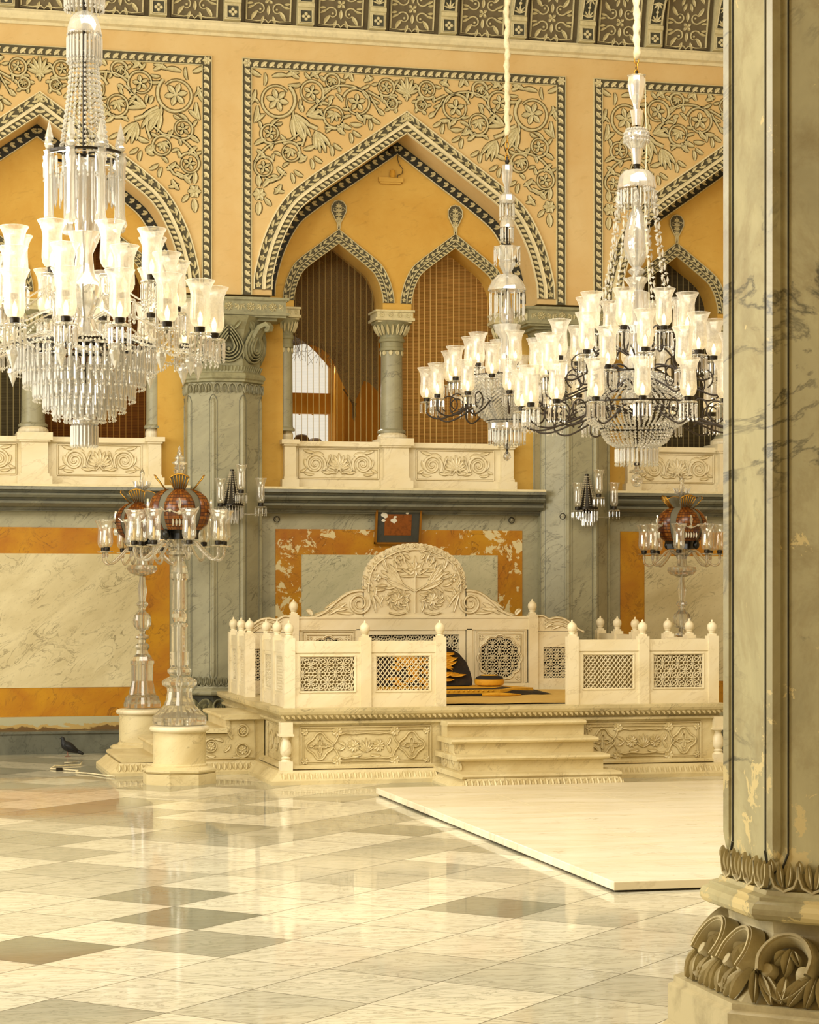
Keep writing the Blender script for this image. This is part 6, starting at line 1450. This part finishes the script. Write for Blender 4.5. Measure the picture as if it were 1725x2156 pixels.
def candelabrum(label, x, y, z0, kind, ph, rz=0):
    t = thing('glass_candelabrum', label, 'candelabrum', (x, y, z0), rz); k = 1/233 if kind == 1 else .004825
    yz = (lambda v: 1.7-(v-1250)*.00429-z0) if kind == 1 else (lambda v: 1.7-(v-1250)*.004825-.52)
    if kind == 1:
        P1 = [(54, 1523), (55, 1516), (55, 1508), (48, 1500), (38, 1490), (31, 1483)]; P2 = [(31, 1483), (26, 1470), (24, 1455), (25, 1447), (34, 1441), (35, 1434), (30, 1429), (20, 1424)]
        P3 = [(18, 1421), (24, 1415), (24, 1409), (16, 1403), (18, 1400), (19, 1390), (19, 1372)]; P4 = [(15, 1372), (15, 1320), (17, 1316), (14, 1312)]; P5 = [(12, 1310), (15, 1300), (15, 1292), (11, 1286), (15, 1283)]
        P6 = [(14, 1282), (13, 1222), (17, 1218), (17, 1208)]; P7 = [(17, 1206), (15, 1195), (10, 1182), (13, 1172), (28, 1168), (26, 1162), (12, 1158), (14, 1145), (9, 1135)]
        S_ = [('glass_foot', P1, 40, .03, 20), ('glass_bell', P2, 40, .06, 12), ('glass_knop', P3, 32, .04, 12), ('lower_column', P4, 24, .09, 8), ('ball_knop', P5, 20, .05, 8), ('upper_column', P6, 24, .09, 8), ('arm_hub', P7, 24, .04, 8)]
    else:
        P1 = [(38, 1492), (38, 1484), (34, 1470), (29, 1466)]; P2 = [(28, 1465), (25, 1452), (22, 1436), (22, 1402), (24, 1400), (24, 1393)]; P3 = [(23, 1392), (20, 1384), (14, 1378), (12, 1370), (16, 1364), (15, 1359), (8, 1354), (8, 1348), (15, 1344), (14, 1340), (6, 1336), (8, 1330)]
        P4 = [(5, 1330), (13, 1326), (18.5, 1317), (19.5, 1307), (17, 1296), (9, 1289), (7, 1285)]; P5 = [(7, 1284), (9, 1278), (13, 1274), (12, 1270), (7, 1266), (9, 1250), (10, 1240), (7, 1225), (6, 1214)]; P6 = [(6, 1213), (26, 1206), (32, 1198), (30, 1190), (12, 1188), (10, 1172), (14, 1160), (9, 1135)]
        S_ = [('glass_foot', P1, 32, .04, 16), ('glass_drum', P2, 32, .05, 16), ('stem_knops', P3, 20, .03, 8), ('glass_globe', P4, 24, .03, 12), ('stem', P5, 16, .05, 8), ('arm_hub', P6, 32, .05, 12)]
    for nm, P, seg, amp, lob in S_: part(t, nm, [(r*k, yz(v)) for r, v in P], 'stem', lob*2, False, amp, lob)
    part(t, 'inner_rod', [(.018 if kind == 1 else .008, .02), (.018 if kind == 1 else .008, yz(1130))], 'silverbead', 10)
    zs = 2.17-z0; n = 8
    ring_of_arms(t, n, .41, zs, zs-.05, ph, 'clear', 'candle', 'stem', None, r=.013, curl=.10)
    crown_shade(t, 2.27-z0)
    part(t, 'top_cup', [(.02, 2.62-z0), (.03, 2.72-z0), (.035, 2.76-z0), (.055, 2.81-z0)], 'stem', 20, True, .05, 8)
    if kind == 1: part(t, 'finial', [(.02, 2.80-z0), (.05, 2.83-z0), (.035, 2.85-z0), (.068, 2.875-z0), (.03, 2.90-z0), (.045, 2.92-z0), (.02, 2.95-z0), (.022, 2.97-z0), (.01, 2.99-z0), (.012, 3.01-z0), (0, 3.035-z0)], 'stem', 20, True)
    else:
        part(t, 'finial', [(.015, 2.80-z0), (.03, 2.85-z0), (.02, 2.90-z0), (.028, 2.94-z0), (.012, 2.97-z0), (0, 3.0-z0)], 'stem', 16, True)
        m = MB()
        for q in range(10): a = q*pi/5; d = Vector((cos(a), sin(a), 0)); m.tube([d*.02+Z*(2.77-z0), d*.07+Z*(2.80-z0), d*(.10 if q % 2 else .075)+Z*(2.86-z0)], [.012, .014, .002], 4)
        m.build('glass_spikes', 'prism', t)
    return t
def pedestal(x, y, label):
    t = thing('marble_pedestal', label, 'pedestal', (x, y, 0), 0)
    a0 = pi/8
    m = MB(); m.oct([(.312, 0), (.312, .095)], 0, 0); m.build('octagonal_foot', 'white2', t)
    m = MB(); m.oct([(.30, .098), (.315, .115), (.315, .13), (.28, .15), (.25, .155)], 0, 0); m.lathe([(.25, .15), (.25, .17), (.236, .18)], 0, 0, 40); m.build('foot_moulding', 'white2', t, 'auto')
    m = MB(); m.lathe([(.236, .165), (.236, .47)], 0, 0, 40); m.build('drum', 'white2', t, 'auto')
    m = MB(); m.lathe([(.23, .458), (.255, .465), (.268, .478), (.27, .492), (.262, .508), (.24, .517), (.0, .52)], 0, 0, 40); m.build('cap_moulding', 'white', t, 'auto')
    return t
p1 = pedestal(2.577, 19.45, 'near white octagonal-footed pedestal under the front glass candelabrum'); candelabrum('nearest glass candelabrum with smooth fluted column and amber beaded crown shade', 2.577, 19.45, .52, 1, .2, rz=radians(-7))
p2 = pedestal(2.577, 22.35, 'rear white pedestal partly hidden behind the side steps'); candelabrum('rear left glass candelabrum with glass globe in its stem, behind the nearest one', 2.577, 22.35, .52, 2, .0, rz=radians(-22))
p3 = pedestal(8.45, 22.3, 'white pedestal hidden behind the right railing'); candelabrum('glass candelabrum at right with glass globe and dark amber crown shade, beside the foreground column', 8.45, 22.3, .52, 2, .35, rz=radians(0))
# ---- crystal wall sconces
def sconce(x, y, label):
    t = thing('wall_sconce', label, 'sconce', (x, y, 0), 0)
    m = MB(); m.box(-.04, .04, -.03, .01, 2.60, 2.72); m.lathe([(.10, 2.66), (.12, 2.655), (.12, 2.64), (.10, 2.64)], 0, -.05, 24, cap=False); m.lathe([(.018, 3.0), (.022, 3.01), (.022, 3.03), (.0, 3.035)], 0, -.03, 10, cap=False); m.tube([(0, 0, 2.7), (0, -.03, 3.0)], .006, 5)
    m.lathe([(.10, 2.66), (.07, 2.75), (.03, 2.9), (.012, 3.0)], 0, -.045, 14); m.build('bracket', 'darkmetal', t)
    m = MB()
    for k in range(12):
        a = 2*pi*k/12
        for i in range(15):
            f = i/14; r = .024+.10*f**1.1; m.octa(r*cos(a), -.05*f-.03*(1-f)+r*sin(a)*.7, 3.0-.35*f, .013, .014)
    o = m.build('bead_cone', 'silverbead', t, fix=False)
    m = MB()
    for k in range(22): a = 2*pi*k/22; m.octa(.115*cos(a), -.05+.1*sin(a), 2.635, .010, .010); m.drop(.115*cos(a), -.05+.1*sin(a), 2.625, .10+.05*sin(-a)*(1 if sin(a) < 0 else 0), .013)
    for k in range(10): a = 2*pi*k/10; m.drop(.06*cos(a), -.05+.05*sin(a), 2.60, .16, .013)
    m.build('prism_fringe', 'prism', t, fix=False)
    for ax, ay, az in ((-.14, -.12, 2.66), (.06, -.26, 2.80), (.30, -.08, 2.67)):
        m = MB(); m.tube([(0, -.04, 2.66), (ax*.4, ay*.6-.03, az-.12), (ax*.8, ay, az-.12), (ax, ay, az-.03)], .008, 6); o = m.build('arm', 'stem', t, True)
        for nm, me in (('glass_shade', ME['clear']), ('socket_cup', ME['cup']), ('drip_pan', ME['pan'])):
            q = link(nm, me, o, (ax, ay, az)); q.scale = (.72, .72, .95) if nm == 'glass_shade' else (1, 1, 1)
        link('crystal_drops', ME['drops2'], o, (ax, ay, az))
    return t
sconce(COLX[2]+.03, 23.05, 'silver beaded wall sconce with three clear shades on the right grey column')
sconce(COLX[1]+.03, 23.05, 'silver beaded wall sconce on the left grey column, partly behind the amber shades')
# ---- small things
def picture():
    t = thing('framed_picture', 'small gilt framed picture hung over the throne fan', 'picture', (5.535, 23.42, 2.452)); t.rotation_euler = (radians(11), 0, radians(0))
    m = MB(); w, h = .262, .205
    for a in ((-w, w, h-.022, h), (-w, w, -h, -h+.022), (-w, -w+.022, -h, h), (w-.022, w, -h, h)): m.box(a[0], a[1], -.025, .02, a[2], a[3])
    m.build('frame', 'gilt', t)
    m = MB(); m.box(-w+.02, w-.02, -.006, .01, -h+.02, h-.02); m.build('mount', 'mount', t)
    m = MB(); m.box(-.155, .15, -.010, -.005, -.105, .13); m.build('faded_print', 'print', t)
    r = Rel(front(0, -.0105, 0)); rnd = random.Random(4)
    for k in range(9): pass
    m = MB()
    for cx_, cz, q in ((-.16, .12, .035), (-.055, .06, .032), (-.04, .10, .016), (-.17, .06, .02), (.10, .15, .018)):
        m.add([(cx_+q*(.7+.5*rnd.random())*cos(a)*1.2, -.0115, cz+q*(.6+.5*rnd.random())*sin(a)) for a in [2*pi*i/9 for i in range(9)]], [tuple(range(9))])
    m.build('torn_patch', 'paper', t, fix=False)
MT['gilt'] = plain('gilt_wood', '#a06a1c', .4, .4); MT['mount'] = carved('charcoal_mount', '#46463e', '#2c2c26', .5, .5, 12); MT['paper'] = plain('bare_paper', '#e8e0c8', .8)
MT['print'] = carved('faded_brown_print', '#8e4e14', '#4a2408', .8, .6, 26)
picture()
def hook(x, z, y=23.49):
    t = thing('wall_hook', 'x', 'hook', (x, y, z))
    m = MB(); m.tube([(.032*cos(a), -.02, .032*sin(a)) for a in [2*pi*i/14 for i in range(15)]], .005, 6, cap=False); m.build('ring', 'darkmetal', t, True)
    m = MB(); m.tube([(0, .01, .0), (0, -.03, 0), (-.0, -.035, .02)], .008, 6); m.build('stud', 'silverbead', t)
    return t
hook(4.18, 2.515)['label'] = 'ring hook on the grey marble border upper left of the framed picture'
hook(6.86, 2.525)['label'] = 'ring hook on the grey marble border upper right of the framed picture'
hook(7.335, 2.56, 23.09)['label'] = 'ring hook on the grey column to the left of the right sconce'
def wall_box():
    t = thing('wall_fixture', 'small worn lamp box with dark ball and wire under the apex of the middle arch', 'fixture', (5.5, 23.64, 6.3))
    m = MB(); m.box(-.14, .14, -.03, .01, .0, .05); m.box(-.12, .12, -.02, .01, -.02, 0); m.build('box', 'tymp', t)
    m = MB(); m.lathe([(0, .31), (.03, .32), (.042, .35), (.03, .385), (0, .395)], 0, -.04, 14); m.build('ball', 'darkmetal', t, True)
    m = MB(); m.tube([(.09, -.012, .36), (.08, -.012, .26), (.10, -.012, .2), (.14, -.012, .15), (.13, -.012, .1), (.08, -.012, .08), (.08, -.012, .04)], .004, 5); m.build('wire', 'darkmetal', t, True)
    m = MB(); m.lathe([(.025, .05), (.035, .08), (.03, .13), (0, .14)], .02, -.02, 10); m.build('bulb_holder', 'orange', t)
wall_box()
def pigeon():
    t = thing('pigeon', 'dark pigeon standing on the floor by the left baseboard', 'bird', (1.86, 22.85, 0), radians(175)); MT['feather'] = carved('slate_feather', '#1d1e20', '#0e0f10', .6, .5, 30)
    m = MB(); P = [(-.12, 0, .045), (-.08, 0, .062), (-.035, 0, .085), (.0, 0, .105), (.03, 0, .125), (.046, 0, .15), (.05, 0, .172), (.054, 0, .188), (.065, 0, .195), (.077, 0, .19)]
    m.tube(P, [.014, .028, .046, .054, .048, .032, .020, .022, .018, .004], 12); m.build('body', 'feather', t, True)
    for s_ in (-1, 1):
        m = MB(); m.tube([(.035, s_*.038, .13), (0, s_*.05, .115), (-.05, s_*.042, .08), (-.11, s_*.015, .05)], [.012, .026, .020, .004], 8); m.build('wing', 'feather', t, True)
        m = MB(); m.tube([(.005, s_*.018, .06), (.0, s_*.018, .006)], .004, 5)
        for a in (-.6, 0, .6, 3.1): m.tube([(0, s_*.018, .006), (.03*cos(a), s_*.018+.03*sin(a), .004)], .003, 4)
        m.build('leg', 'legpink', t)
    m = MB(); m.tube([(.075, 0, .19), (.094, 0, .184)], [.005, .001], 6); m.build('beak', 'darkmetal', t)
    m = MB(); m.tube([(-.09, 0, .058), (-.13, 0, .04), (-.16, 0, .025)], [.018, .020, .012], 6); m.v = [(a, b*1.3, c) for a, b, c in m.v]; m.build('tail', 'feather', t, True)
MT['legpink'] = plain('pink_grey_leg', '#8a5a48', .6)
pigeon()
m = MB(); m.tube([(1.75, 21.9, .01), (1.93, 22.0, .012), (1.88, 21.6, .01), (1.62, 21.5, .012), (1.56, 21.2, .01), (1.66, 21.05, .012), (1.8, 20.9, .01), (1.76, 20.7, .012), (1.9, 20.5, .01), (1.98, 20.3, .012), (2.07, 20.12, .012)], .007, 6)
c2 = MB()
o = m.build('power_cable', 'rope', smooth=True); tag(o, 'thin pale cable snaking over the floor in front of the pigeon', 'cable')
m = MB(); m.box(1.60, 1.66, 21.02, 21.06, .0, .03); m.build('plug', 'blackpaint', o)
